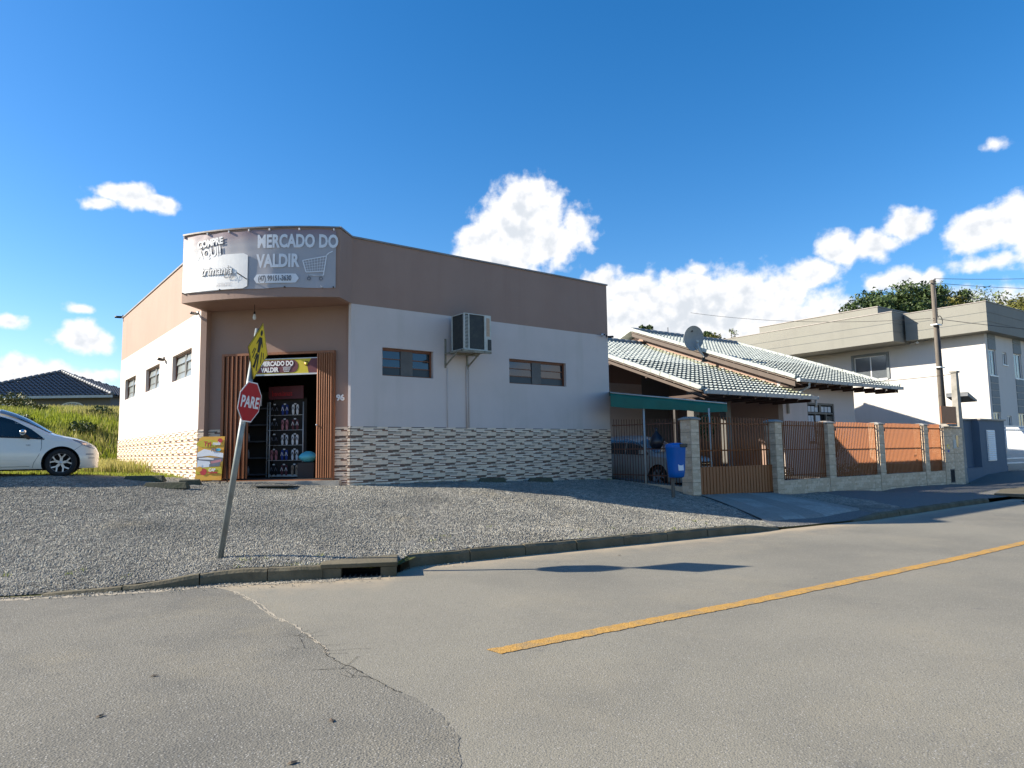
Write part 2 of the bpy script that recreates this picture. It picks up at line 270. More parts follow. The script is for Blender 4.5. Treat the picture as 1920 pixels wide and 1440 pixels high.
# ------------------------------------------------------------------ helpers
def tag(o, label=None, cat=None, group=None, kind=None):
    if label: o['label'] = label
    if cat: o['category'] = cat
    if group: o['group'] = group
    if kind: o['kind'] = kind
    return o
def empty(name, loc=(0, 0, 0), rz=0, label=None, cat=None, group=None, parent=None):
    o = bpy.data.objects.new(name, None); o.empty_display_size = .3; col.objects.link(o); o.location = loc; o.rotation_euler = (0, 0, rz)
    if parent: o.parent = parent
    return tag(o, label, cat, group)
def link(name, me, parent=None, loc=None, rot=None):
    o = bpy.data.objects.new(name, me); col.objects.link(o)
    if parent: o.parent = parent
    if loc is not None: o.location = loc
    if rot is not None: o.rotation_euler = rot
    return o
def copy_tree(o, parent=None):
    c = o.copy(); col.objects.link(c); c.parent = parent
    for ch in list(o.children): copy_tree(ch, c)
    return c
class MB:
    def __init__(s): s.v = []; s.f = []; s.m = []; s.mats = []; s.sm = []
    def mi(s, m):
        if m not in s.mats: s.mats.append(m)
        return s.mats.index(m)
    def add(s, vs, fs, m, smooth=False):
        k = len(s.v); s.v += [tuple(v) for v in vs]
        for f in fs: s.f.append(tuple(i+k for i in f)); s.m.append(s.mi(m)); s.sm.append(smooth)
        return s
    def box(s, x0, x1, y0, y1, z0, z1, m):
        if x0 > x1: x0, x1 = x1, x0
        if y0 > y1: y0, y1 = y1, y0
        if z0 > z1: z0, z1 = z1, z0
        vs = [(x, y, z) for z in (z0, z1) for y in (y0, y1) for x in (x0, x1)]
        return s.add(vs, [(0, 2, 3, 1), (4, 5, 7, 6), (0, 1, 5, 4), (2, 6, 7, 3), (0, 4, 6, 2), (1, 3, 7, 5)], m)
    def bar(s, a, b, w, h, m, upv=(0, 0, 1)):
        a = Vector(a); b = Vector(b); d = (b-a).normalized(); u = Vector(upv)
        x = d.cross(u)
        if x.length < 1e-4: x = d.cross(Vector((0, 1, 0)))
        x.normalize(); u = x.cross(d).normalized()
        vs = [p + x*sx*w/2 + u*su*h/2 for p in (a, b) for su in (-1, 1) for sx in (-1, 1)]
        return s.add(vs, [(0, 1, 3, 2), (4, 6, 7, 5), (0, 4, 5, 1), (2, 3, 7, 6), (0, 2, 6, 4), (1, 5, 7, 3)], m)
    def tube(s, pts, r, m, n=8, cap=True, r1=None):
        pts = [Vector(p) for p in pts]; rings = []; L = len(pts)
        vs = []
        pu = None
        for i, p in enumerate(pts):
            d = (pts[min(i+1, L-1)]-pts[max(i-1, 0)]).normalized()
            x = d.cross(Vector((0, 0, 1)))
            if x.length < 1e-3: x = d.cross(Vector((0, 1, 0)))
            x.normalize(); y = x.cross(d)
            rr = r if r1 is None else r + (r1-r)*i/(L-1)
            for k in range(n):
                a = 2*math.pi*k/n; vs.append(p + (x*math.cos(a)+y*math.sin(a))*rr)
        fs = [(i*n+k, i*n+(k+1) % n, (i+1)*n+(k+1) % n, (i+1)*n+k) for i in range(L-1) for k in range(n)]
        s.add(vs, fs, m, True)
        if cap: s.add([vs[k] for k in range(n)], [tuple(range(n))], m); s.add([vs[(L-1)*n+k] for k in range(n)], [tuple(reversed(range(n)))], m)
        return s
    def lathe(s, prof, m, n=20, axis='z', o=(0, 0, 0), smooth=True, mats=None):
        vs = []
        for r, h in prof:
            for k in range(n):
                a = 2*math.pi*k/n; c, q = r*math.cos(a), r*math.sin(a)
                v = (c, q, h) if axis == 'z' else ((c, h, q) if axis == 'y' else (h, c, q))
                vs.append((v[0]+o[0], v[1]+o[1], v[2]+o[2]))
        for i in range(len(prof)-1):
            fs = [(i*n+k, i*n+(k+1) % n, (i+1)*n+(k+1) % n, (i+1)*n+k) for k in range(n)]
            k0 = len(s.v)
            s.add([vs[j] for f in fs for j in f], [tuple(range(4*q, 4*q+4)) for q in range(n)], mats[i] if mats else m, smooth)
        return s
    def prism(s, poly, y0, y1, m, plane='xz'):
        """poly: 2D outline; extruded along the third axis from y0 to y1"""
        n = len(poly)
        def P(a, b, c): return (a, c, b) if plane == 'xz' else ((a, b, c) if plane == 'xy' else (c, a, b))
        vs = [P(a, b, y0) for a, b in poly] + [P(a, b, y1) for a, b in poly]
        return s.add(vs, [tuple(range(n)), tuple(reversed(range(n, 2*n)))] + [(i, (i+1) % n, (i+1) % n+n, i+n) for i in range(n)], m)
    def quad(s, a, b, c, d, m): return s.add([a, b, c, d], [(0, 1, 2, 3)], m)
    def mesh(s, name, bevel=0):
        me = bpy.data.meshes.new(name); me.from_pydata(s.v, [], s.f)
        for m in s.mats: me.materials.append(M[m])
        me.polygons.foreach_set('material_index', s.m); me.polygons.foreach_set('use_smooth', s.sm)
        bm = bmesh.new(); bm.from_mesh(me)
        if any(s.sm): bmesh.ops.remove_doubles(bm, verts=bm.verts, dist=1e-5)
        bmesh.ops.recalc_face_normals(bm, faces=bm.faces)
        if bevel:
            bmesh.ops.remove_doubles(bm, verts=bm.verts, dist=1e-5)
            bmesh.ops.bevel(bm, geom=[e for e in bm.edges if len(e.link_faces) == 2 and e.calc_face_angle(0) > .6], offset=bevel, segments=2, profile=.6, affect='EDGES')
        bm.to_mesh(me); bm.free(); me.update()
        return me
    def build(s, name, parent=None, loc=None, rot=None, bevel=0, **kw): return tag(link(name, s.mesh(name, bevel), parent, loc, rot), **kw)
def text(name, body, size, m, parent, loc, rot=(R_(90), 0, 0), xs=1.0, off=0.0, depth=.003, align='LEFT', space=1.0, warp=None, shear=0):
    cu = bpy.data.curves.new(name, 'FONT'); cu.body = body; cu.size = size; cu.offset = off; cu.extrude = 0 if warp else depth; cu.align_x = align; cu.space_character = space; cu.shear = shear; cu.space_line = 1.0
    cu.resolution_u = 3
    to = bpy.data.objects.new(name, cu); col.objects.link(to); bpy.context.view_layer.update()
    dg = bpy.context.evaluated_depsgraph_get(); me = bpy.data.meshes.new_from_object(to.evaluated_get(dg)); bpy.data.objects.remove(to)
    for v in me.vertices: v.co.x *= xs
    if warp:
        for v in me.vertices: v.co = warp(v.co)
    me.materials.clear(); me.materials.append(M[m]); me.name = name
    return link(name, me, parent, loc, rot)
def raw_mesh(name, V, Fc, m, smooth=False, k=3):
    me = bpy.data.meshes.new(name); V = np.asarray(V, np.float32); Fc = np.asarray(Fc, np.int32)
    me.vertices.add(len(V)); me.vertices.foreach_set('co', V.ravel()); nf = len(Fc)
    me.loops.add(nf*k); me.loops.foreach_set('vertex_index', Fc.ravel()); me.polygons.add(nf)
    me.polygons.foreach_set('loop_start', np.arange(nf, dtype=np.int32)*k); me.polygons.foreach_set('loop_total', np.full(nf, k, np.int32))
    if smooth: me.polygons.foreach_set('use_smooth', np.ones(nf, bool))
    me.update(calc_edges=True); me.validate()
    for q in (m if isinstance(m, (list, tuple)) else [m]): me.materials.append(M[q])
    return me

# ------------------------------------------------------------------ frames
A = .6626                                        # shop: local x along the street front, y into the plot
C1 = Vector((-3.669, 15.9, 0)); Rv = Vector((math.cos(A), math.sin(A), 0)); Lv = Vector((-math.sin(A), math.cos(A), 0))
C0 = Vector((-7.365, 16.461, 0)); CHW = 3.738; ECH = math.atan2(-.15007, .98868)
B = R_(36); Rp = Vector((math.cos(B), math.sin(B), 0)); Sp = Vector((math.sin(B), -math.cos(B), 0))
G = Vector((4.78, 18.6, 0)); K = Vector((9.25, 24, 0)); W = Vector((23.82, 35.0, 0))
def gp(s, t, z=0, o=G): return o + Rp*s + Sp*t + Vector((0, 0, z))
def shop(x, y, z=0): return C1 + Rv*x + Lv*y + Vector((0, 0, z))

# ------------------------------------------------------------------ ground
KX = [-60, -20, -9, -6, -5.33, -4.35, -3.69, -2.80, -1.93, -1.62, -1.50, -.52, 1.19, 3.25, 5.22, 7.97, 11.82, 13.5, 30, 60, 120]
KY = [2.0, 7.4, 8.2, 8.39, 8.50, 8.81, 9.11, 9.27, 9.43, 9.55, 10.2, 10.79, 11.78, 12.97, 14.10, 15.77, 18.87, 20.11, 33, 56, 102]
def kerb_y(x): return np.interp(x, KX, KY)
ctrl = [(-60, 3, 0), (-20, 7.8, 0), (-9, 8.6, .0), (-6.5, 8.6, .0), (-5.3, 8.8, .03), (-4.35, 9.05, .10), (-3.8, 9.25, .15), (-2.8, 9.5, .165), (-1.5, 10.4, .155), (0, 11.3, .155), (2, 12.5, .155), (4.2, 13.75, .14), (5.4, 14.4, .02), (7.3, 15.6, .02), (8.3, 16.2, .12), (11.8, 19.1, .12), (13.5, 20.5, .10), (18, 24.2, .08), (30, 33.6, .05), (60, 57, .05), (120, 103, .05),
 (-3.67, 15.9, .91), (2.91, 21.04, .77), (-.37, 18.45, .85), (-7.365, 16.46, 1.03), (-13.97, 24.92, 1.2), (-5.4, 15.9, .97), (-.62, 15.9, .80), (2.3, 16.1, .50), (3.3, 15.7, .35),
 (4.95, 18.75, .37), (7.4, 20.5, .30), (8.2, 21.1, .23), (12.5, 24.2, .10), (17.9, 28.2, .08), (19.6, 29.2, .40), (21.5, 31, .5), (16.2, 23.5, .12), (3.8, 19.5, .62),
 (-9.5, 14.5, 1.25), (-12, 14.4, 1.30), (-9.5, 16.2, 1.22), (-4.09, 9.91, .20), (-6, 11, .38), (-9, 11, .45), (-20, 10, .3), (-20, 14.2, 1.3), (-7.5, 14, .95),
 (-11.6, 16.6, 1.25), (-13.2, 19.5, 1.3), (-14.2, 23.5, 1.3), (-14.8, 25.6, 1.55), (-16.3, 28.5, 2.7), (-17.6, 31.2, 3.4), (-16.4, 22.5, 1.95), (-20.4, 28, 3.25), (-19, 34, 3.75), (-17, 19.5, 1.6), (-22, 23, 2.75), (-23, 26, 3.2), (-26, 30, 3.75), (-25, 40, 4.1), (-32, 42, 4.3), (-16, 36, 3.8), (-40, 60, 5), (-60, 40, 4.5), (-60, 90, 6), (-30, 90, 5),
 (0, 30, .9), (10, 26, .5), (8, 32, .6), (16, 32, .5), (26, 36, .5), (40, 50, .4), (0, 60, 1.5), (60, 90, 1), (120, 130, 1), (0, 130, 2)]
cpt = np.array(ctrl, float)
def tps_fit(c):
    n = len(c); d = np.hypot(c[:, None, 0]-c[None, :, 0], c[:, None, 1]-c[None, :, 1]); Km = d + np.eye(n)*.02*-1
    Pm = np.c_[np.ones(n), c[:, :2]]; Am = np.zeros((n+3, n+3)); Am[:n, :n] = Km; Am[:n, n:] = Pm; Am[n:, :n] = Pm.T
    return np.linalg.solve(Am, np.r_[c[:, 2], 0, 0, 0])
wt = tps_fit(cpt)
def h(x, y):
    x = np.asarray(x, float); y = np.asarray(y, float); sh = x.shape; x = x.ravel(); y = y.ravel(); out = np.empty(len(x))
    for i in range(0, len(x), 20000):
        d = np.hypot(x[i:i+20000, None]-cpt[None, :, 0], y[i:i+20000, None]-cpt[None, :, 1])
        out[i:i+20000] = d@wt[:-3] + wt[-3] + wt[-2]*x[i:i+20000] + wt[-1]*y[i:i+20000]
    return out.reshape(sh)
def hz(x, y): return float(h(np.array([x]), np.array([y]))[0])
def sheet(name, xs, y0, y1, ny, m, dz, power=1.0, amp=0, **kw):
    xs = np.asarray(xs, float); t = np.linspace(0, 1, ny)**power
    X = np.repeat(xs[:, None], ny, 1); Y = y0(xs)[:, None]*(1-t) + y1(xs)[:, None]*t
    Z = h(X, Y) + dz
    if amp:
        r = np.random.RandomState(3); Z = Z + amp*(np.sin(X*2.1+1.3*np.sin(Y*1.7))*np.cos(Y*2.6+X*.8)) * np.minimum(1, (Y-y0(xs)[:, None])/1.0)
    nx = len(xs); idx = np.arange(nx*ny).reshape(nx, ny)
    Fc = np.stack([idx[:-1, :-1], idx[1:, :-1], idx[1:, 1:], idx[:-1, 1:]], -1).reshape(-1, 4)
    me = raw_mesh(name, np.stack([X, Y, Z], -1).reshape(-1, 3), Fc, m, True, 4)
    return tag(link(name, me), **kw)
xs_far = np.r_[np.linspace(-60, -26, 30), np.linspace(-25, 20, 180), np.linspace(21, 120, 50)]
sheet('ground', xs_far, lambda x: kerb_y(x)+.10, lambda x: np.full_like(x, 150.0), 160, 'soil_grass', 0, 2.2, kind='structure')
# one flat sheet under everything that reaches the horizon
MB().quad((-1500, -1500, -.14), (1500, -1500, -.14), (1500, 1500, -.14), (-1500, 1500, -.14), 'soil_grass').build('surrounding_land', kind='structure')
def gravel_back(x): return np.interp(x, [-26, -14, -10.5, -9, -8, -7.3, -3.67, 2.91, 2.95, 4.75, 17.9, 26], [13.6, 14.9, 15.5, 16.3, 17.0, 17.4, 17.0, 21.6, 21.3, 19.0, 28.3, 34.0])
sheet('gravel_lot', np.linspace(-26, 26, 260), lambda x: kerb_y(x)+.13, gravel_back, 60, 'gravel_base', .012, amp=.012, kind='structure')
yard = sheet('yard_floor', np.linspace(3.2, 18, 40), lambda x: np.interp(x, [3.2, 4.9, 18], [21.2, 19.2, 28.6]), lambda x: np.full_like(x, 34.), 40, 'yard_floor', .03, kind='structure')
# road: camera side of the kerb line
kx = np.r_[np.linspace(-60, -10, 20), np.linspace(-9.9, 16, 120), np.linspace(17, 120, 40)]
V = []; sandw = []
offs = [(-.06, 1), (.12, 1), (.3, .75), (.6, .45), (1.1, .2), (1.8, 0), (14, 0)]
for o_, sv in offs:
    for x in kx: V.append((x, min(float(kerb_y(x))-o_, 200) if o_ < 14 else min(-6.0, float(kerb_y(x))-14), 0)); sandw.append(sv)
nk = len(kx)
Fq = [(r_*nk+i, r_*nk+i+1, (r_+1)*nk+i+1, (r_+1)*nk+i) for r_ in range(len(offs)-1) for i in range(nk-1)]
rme = raw_mesh('road', V, Fq, 'asphalt', False, 4); at = rme.attributes.new('sand', 'FLOAT', 'POINT'); at.data.foreach_set('value', sandw)
tag(link('road', rme), kind='structure')
# older asphalt of the side street, patched up to a ragged seam
seam = [(-3.9, 9.02), (-3.34, 8.57), (-2.9, 8.0), (-2.43, 7.27), (-2.1, 6.85), (-1.83, 6.41), (-1.62, 6.1), (-1.51, 5.82), (-1.36, 5.62), (-1.21, 5.46), (-1.02, 5.20), (-.83, 4.96), (-.66, 4.8), (-.47, 4.51), (-.33, 4.15), (-.29, 3.77), (-.26, 3.2), (-.2, 2.4), (-.1, 1.2), (0, -1), (.1, -5.5)]
def ragged(pts, amp, seed, n=8):
    r = random.Random(seed); out = []
    for (a, b), (c, d) in zip(pts, pts[1:]):
        for k in range(n): t = k/n; out.append((a+(c-a)*t+r.uniform(-amp, amp), b+(d-b)*t+r.uniform(-amp, amp)))
    out.append(pts[-1]); return out
sr = [(x, y) for (x, y), (_, y) in zip(ragged(seam, .012, 4), ragged(seam, 0, 4))]
V = []; Fq = []
for x, y in sr: V.append((x, y, .004))
for x, y in sr: V.append((-45, 7.0 if y > 6 else y*1.1, .004))
# rows of vertices to keep the strip below the kerb line
V = []; rows = 14
for x, y in sr:
    for k in range(rows):
        t = (k/(rows-1))**1.6; xx = x + (-45-x)*t; yy = y; yy = min(yy, float(kerb_y(xx))-.02)
        V.append((xx, yy, .002))
n = len(sr)
Fq = [(i*rows+k, i*rows+k+1, (i+1)*rows+k+1, (i+1)*rows+k) for i in range(n-1) for k in range(rows-1)]
tag(link('side_road', raw_mesh('side_road', V, Fq, 'asphalt_old', False, 4)), kind='structure')
def strip(pts, w, z, m, mb=None, seed=0, jit=0):
    mb = mb or MB(); r = random.Random(seed); L = []; Rr = []
    for i, p in enumerate(pts):
        a = pts[max(i-1, 0)]; b = pts[min(i+1, len(pts)-1)]; d = Vector((b[0]-a[0], b[1]-a[1])); d.normalize(); nn = Vector((-d.y, d.x))
        ww = w*(1+r.uniform(-jit, jit))/2; L.append((p[0]+nn.x*ww, p[1]+nn.y*ww, z)); Rr.append((p[0]-nn.x*ww, p[1]-nn.y*ww, z))
    mb.add(L+Rr, [(i, i+1, len(pts)+i+1, len(pts)+i) for i in range(len(pts)-1)], m); return mb
ln = [(-.18, 5.86), (.7, 6.44), (1.55, 6.99), (2.42, 7.55), (4.4, 8.9), (6.4, 10.3), (8.37, 11.75), (14, 16.0), (30, 28.6), (60, 52)]
lp = ragged(ln, .006, 9, 24)
strip(lp, .17, .005, 'yellow_line', jit=.12).build('centre_line', kind='structure')
mb = MB(); rr = random.Random(5)
def crack(p0, ang, length, w, steps=14, amp=.25):
    pts = [p0]; a = ang
    for _ in range(steps):
        a += rr.uniform(-amp, amp)*1.6; a += (ang-a)*.3
        pts.append((pts[-1][0]+math.cos(a)*length/steps, pts[-1][1]+math.sin(a)*length/steps))
    strip(pts, w, .0045, 'crack', mb, rr.random(), .6); return pts
seam2 = [p for p in sr if 4.9 < p[1] < 6.5]
strip(seam2, .006, .0045, 'crack', mb, 3, .9)
for _ in range(7):
    p = rr.choice(seam2); q = crack((p[0], p[1]), R_(rr.uniform(130, 230)), rr.uniform(.15, .45), .0028, 12, .5)
    if rr.random() < .6: crack(rr.choice(q[3:]), R_(rr.uniform(60, 120)), rr.uniform(.12, .4), .0035, 7)
for _ in range(4):
    p = rr.choice(seam2[:20]); crack((p[0], p[1]), R_(rr.uniform(-25, 20)), rr.uniform(.15, .4), .004, 8)
mb.build('road_crack', kind='stuff')
mb = MB(); rs = random.Random(11)
for a, b_, off, wd in ((2, 56, .008, .018), (8, 30, -.03, .012)):
    strip([(x+off+rs.uniform(-.01, .01), y) for x, y in sr[a:b_]], wd, .0035, 'sand', mb, 6, .95)
kpts = [(x, float(kerb_y(x))-.09-rs.uniform(0, .05)) for x in np.linspace(-6.5, -1.8, 70)]
strip(kpts, .13, .0035, 'sand', mb, 8, .7)
mb.build('roadside_sand', kind='stuff')
# loose stones: the gravel itself
def stones(name, X, Y, Zb, size, m, seed):
    r = np.random.RandomState(seed); n = len(X)
    O = np.array([(1, 0, 0), (-1, 0, 0), (0, 1, 0), (0, -1, 0), (0, 0, 1), (0, 0, -1)], float)
    T = np.array([(0, 2, 4), (2, 1, 4), (1, 3, 4), (3, 0, 4), (2, 0, 5), (1, 2, 5), (3, 1, 5), (0, 3, 5)])
    V = O[None]*np.stack([size*r.uniform(.7, 1.4, n), size*r.uniform(.6, 1.1, n), size*r.uniform(.45, .9, n)], -1)[:, None, :]
    V = V*r.uniform(.75, 1.25, (n, 6, 1))
    a = r.uniform(0, 6.28, n); b = r.uniform(-.6, .6, n); ca, sa, cb, sb = np.cos(a)[:, None], np.sin(a)[:, None], np.cos(b)[:, None], np.sin(b)[:, None]
    x = V[..., 0]; y = V[..., 1]; z = V[..., 2]; x, z = x*cb-z*sb, x*sb+z*cb; x, y = x*ca-y*sa, x*sa+y*ca
    P = np.stack([x+X[:, None], y+Y[:, None], z+Zb[:, None]], -1).reshape(-1, 3)
    Fc = (T[None]+6*np.arange(n)[:, None, None]).reshape(-1, 3)
    return raw_mesh(name, P, Fc, m)
r = np.random.RandomState(2)
def scatter(n, x0, x1, ymaxfn, dens):
    X = r.uniform(x0, x1, n*3); Y = r.uniform(8, 22, n*3); y0 = kerb_y(X)+.14; y1 = ymaxfn(X); k = (Y > y0) & (Y < y1) & (r.uniform(0, 1, n*3) < dens(X, Y)); return X[k][:n], Y[k][:n]
X, Y = scatter(235000, -15, 9.5, lambda x: gravel_back(x), lambda x, y: np.clip(1.45-(y-8.5)/11, .25, 1)*(np.abs(x/np.maximum(y, 1)+.0) < .82))
drive = [(4.94, 18.72), (7.5, 20.6), (7.9, 15.85), (5.25, 14.4)]
def in_drive(X, Y):
    k = np.ones(len(X), bool); pts = [(4.94, 18.72), (5.25, 14.3), (8.15, 15.9), (7.5, 20.6)]
    for (a, b_), (c, d) in zip(pts, pts[1:]+pts[:1]): k &= ((c-a)*(Y-b_)-(d-b_)*(X-a)) > 0
    return k
# keep clear of the shop footprint and the concrete drive
lx = (X-C1.x)*Rv.x+(Y-C1.y)*Rv.y; ly = (X-C1.x)*Lv.x+(Y-C1.y)*Lv.y
ex = (X-C0.x)*.98868+(Y-C0.y)*-.15007; en = (X-C0.x)*-.15007-(Y-C0.y)*.98868
keep = ~((ly > -.02) & (lx > 0) & (lx < 8.4)) & ~((en < .02) & (ex > -.3) & (ex < 3.9)) & ~in_drive(X, Y)
X, Y = X[keep], Y[keep]
Zg = h(X, Y)+.012 + .012*(np.sin(X*2.1+1.3*np.sin(Y*1.7))*np.cos(Y*2.6+X*.8))
tag(link('gravel', stones('gravel', X, Y, Zg+.004, r.uniform(.008, .0165, len(X)), 'gravel_stone', 1)), kind='stuff')
X = r.normal(0, 1, 700)*1.2-3.2; Y = kerb_y(X)-np.abs(r.normal(0, .16, 700))-.01; 
X2 = r.uniform(-7, -3.5, 500); Y2 = kerb_y(X2)-np.abs(r.normal(0, .07, 500)); X = np.r_[X, X2]; Y = np.r_[Y, Y2]
tag(link('loose_pebbles', stones('loose_pebbles', X, Y, np.full(len(X), .010), r.uniform(.004, .013, len(X)), 'gravel_stone', 5)), kind='stuff')

for lx_, ly_, a_, lb_ in ((-2.67, 5.35, .3, 'small dark dead leaf on the old asphalt, farthest left'), (-2.60, 4.55, 1.2, 'dead leaf near the left edge of the picture, on the old asphalt'), (-1.12, 4.42, 2.0, 'flat dark leaf left of the crack in the foreground'), (-1.18, 3.84, .7, 'dead leaf lying nearest the camera'), (1.6, 11.0, .1, 'dark flattened leaf on the road between kerb and sign shadow')):
    m_ = MB(); m_.add([(-.028, 0, 0), (-.008, .014, .004), (.02, .012, .002), (.034, 0, .006), (.018, -.012, .003), (-.01, -.013, .005), (0, 0, .011)], [(0, 6, 1), (1, 6, 2), (2, 6, 3), (3, 6, 4), (4, 6, 5), (5, 6, 0)], 'trunk'); m_.build('dead_leaf', None, (lx_, ly_, .006), (0, 0, a_), label=lb_, cat='leaf', group='dead leaves on the road')
# kerb
kb = empty('kerb', (0, 0, 0)); tag(kb, kind='structure')
def kerb_run(xa, xb, step, ztop, depth=.15):
    L = 0; xs = [xa]
    x = xa
    while x < xb-.05:
        dy = (float(kerb_y(x+.1))-float(kerb_y(x)))/.1; x = min(xb, x+step/math.hypot(1, dy)); xs.append(x)
    for i, (a, b) in enumerate(zip(xs, xs[1:])):
        mb = MB(); n = 5; sec = []
        for k in range(n+1):
            xx = a+(b-a)*k/n; 
            if k == 0: xx += .006
            if k == n: xx -= .006
            yy = float(kerb_y(xx)); e = .05; d = Vector((2*e, float(kerb_y(xx+e)-kerb_y(xx-e)), 0)).normalized(); nn = Vector((-d.y, d.x, 0))
            zt = ztop(xx)+rnd.uniform(-.008, .006); p = Vector((xx, yy, 0)); wob = rnd.uniform(-.008, .008)
            sec.append([p+nn*(0+wob)+Vector((0, 0, -.06)), p+nn*(.015+wob)+Vector((0, 0, max(zt-.035, -.02))), p+nn*(.05+wob)+Vector((0, 0, zt)), p+nn*depth+Vector((0, 0, zt+.004)), p+nn*depth+Vector((0, 0, -.06))])
        vs = [v for s_ in sec for v in s_]
        fs = [(k*5+j, k*5+j+1, (k+1)*5+j+1, (k+1)*5+j) for k in range(n) for j in range(4)] + [(4, 3, 2, 1, 0), tuple(n*5+j for j in range(5))]
        mb.add(vs, fs, 'kerb_concrete', False); mb.build('kerb_stone', kb)
kerb_run(-5.6, -2.5, .85, lambda x: float(np.interp(x, [-5.6, -4.5, -3.9, -3.6], [.02, .07, .14, .165])))
kerb_run(-1.50, 5.3, .98, lambda x: float(np.interp(x, [-1.5, 4.5, 5.3], [.165, .155, .03])))
kerb_run(7.4, 13.4, .98, lambda x: float(np.interp(x, [7.4, 8.2, 13.4], [.03, .13, .12])))
kerb_run(16.5, 45, 1.4, lambda x: .12)
# drain inlet
dr = empty('drain_inlet', (-2.08, 9.75, 0), R_(9), 'old concrete storm drain with a dark slot in the kerb, right of the stop sign', 'drain')
mb = MB(); mb.box(-.52, .48, -.33, .42, .13, .185, 'kerb_concrete'); mb.build('lid', dr, bevel=.012)
for a_, b_ in ((-.50, -.25), (.26, .47)): MB().box(a_, b_, -.32, -.1, -.05, .128, 'kerb_concrete').build('cheek', dr, bevel=.008)
MB().box(-.5, .47, .1, .4, -.05, .128, 'inner_dark').build('chamber', dr)
MB().box(-.25, .26, -.30, -.04, .006, .012, 'inner_dark').build('opening', dr)
mb = MB()
for k in range(7): mb.box(-.22+k*.07, -.20+k*.07, -.30, -.14, .012, .022, 'conduit')
mb.build('grating', dr)
MB().box(-.1, .75, -.05, .5, .135, .150, 'sand').build('worn_patch', None, loc=(-2.5, 9.95, 0.02), rot=(0, 0, R_(18)), kind='structure')
# concrete drive up to the gate
mb = MB()
def drive_z(x, y): return hz(x, y)+.045
dv = []
nu, nv = 10, 14
L0, L1, R0, R1 = Vector((5.25, 14.42)), Vector((4.94, 18.72)), Vector((8.2, 16.15)), Vector((7.62, 20.62))
vs = []
for i in range(nv+1):
    for j in range(nu+1):
        a = L0.lerp(L1, i/nv); b_ = R0.lerp(R1, i/nv); p = a.lerp(b_, j/nu); vs.append((p.x, p.y, max(.012, drive_z(p.x, p.y) if i > 1 else .012+.02*i)))
for j0, j1, m in ((0, 2, 'drive_strip'), (2, 4, 'drive_concrete'), (4, 6, 'drive_strip'), (6, 9, 'drive_concrete'), (9, 10, 'drive_strip')):
    mb.add(vs, [(i*(nu+1)+j, i*(nu+1)+j+1, (i+1)*(nu+1)+j+1, (i+1)*(nu+1)+j) for i in range(nv) for j in range(j0, j1)], m, False)
mb.build('driveway', kind='structure')
# slab over the drain at the right
MB().prism([(14.6, 21.6), (16.4, 23.9), (19.0, 25.6), (16.6, 22.0), (15.2, 20.9)], .06, .14, 'kerb_concrete', 'xy').build('drain_slab', kind='structure')
MB().prism([(14.3, 20.05), (16.9, 22.55), (17.5, 22.4), (14.9, 20.0)], .012, .02, 'inner_dark', 'xy').build('drain_gap', kind='structure')

# ------------------------------------------------------------------ shop
ZR, ZB, ZS = 6.628, 5.074, 2.25
ST = empty('shop_building', (C1.x, C1.y, .7), A, 'corner shop building, mauve above white, with a striped stone tile band and curved canopy', 'shop')
SZ = -.7   # local z = world z - .7
def wall_with_holes(mb, x0, x1, z0, z1, y0, y1, holes, m, axis='x'):
    """wall slab in the xz plane (or yz for axis 'y') with rectangular openings"""
    xs = sorted({x0, x1, *[v for h_ in holes for v in h_[:2]]}); zs = sorted({z0, z1, *[v for h_ in holes for v in h_[2:]]})
    for a, b in zip(xs, xs[1:]):
        for c, d in zip(zs, zs[1:]):
            if any(h_[0] <= a and b <= h_[1] and h_[2] <= c and d <= h_[3] for h_ in holes): continue
            if axis == 'x': mb.box(a, b, y0, y1, c, d, m)
            else: mb.box(y0, y1, a, b, c, d, m)
LX, YB = 8.356, 13.45; CXL, CYL = -2.567, 2.715
RW = [(.797, 2.195, 3.454, 4.124), (4.568, 6.622, 3.454, 4.124)]
LW = [(10.6, 12.48, 3.61, 4.30), (7.09, 9.0, 3.61, 4.30), (3.51, 5.52, 3.61, 4.30)]
def shift(hs): return [(a, b, c+SZ, d+SZ) for a, b, c, d in hs]
mb = MB(); wall_with_holes(mb, .10, LX, -.1, ZB+SZ, 0, .2, shift(RW), 'white_paint'); mb.build('wall', ST)
mb = MB(); mb.box(-.03, LX, 0, .2, ZB+SZ, ZR+SZ, 'mauve_paint'); mb.build('wall', ST)
mb = MB(); wall_with_holes(mb, CYL+.02, YB, -.1, ZB+SZ, CXL, CXL+.2, shift(LW), 'white_paint', 'y'); mb.build('wall', ST)
mb = MB(); mb.box(CXL, CXL+.2, CYL+.02, YB, ZB+SZ, ZR+SZ, 'mauve_paint'); mb.build('wall', ST)
MB().box(CXL+.2, LX-.2, YB-.2, YB, -.1, ZR+SZ, 'white_paint').build('wall', ST)
MB().box(LX-.2, LX, .2, YB, -.1, ZR+SZ, 'white_paint').build('wall', ST)
MB().prism([(.3, .3), (LX-.2, .3), (LX-.2, YB-.2), (CXL+.2, YB-.2), (CXL+.2, CYL+.4)], ZR+SZ-.5, ZR+SZ-.35, 'metal_cap', 'xy').build('roof', ST)
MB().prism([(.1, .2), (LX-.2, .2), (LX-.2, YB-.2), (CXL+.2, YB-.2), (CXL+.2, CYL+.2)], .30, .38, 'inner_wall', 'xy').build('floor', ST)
mb = MB(); mb.box(-.0, LX+.03, -.03, .23, ZR+SZ, ZR+SZ+.04, 'metal_cap'); mb.build('parapet_cap', ST)
mb = MB(); mb.box(CXL-.03, CXL+.23, CYL, YB+.03, ZR+SZ, ZR+SZ+.04, 'metal_cap'); mb.build('parapet_cap', ST)
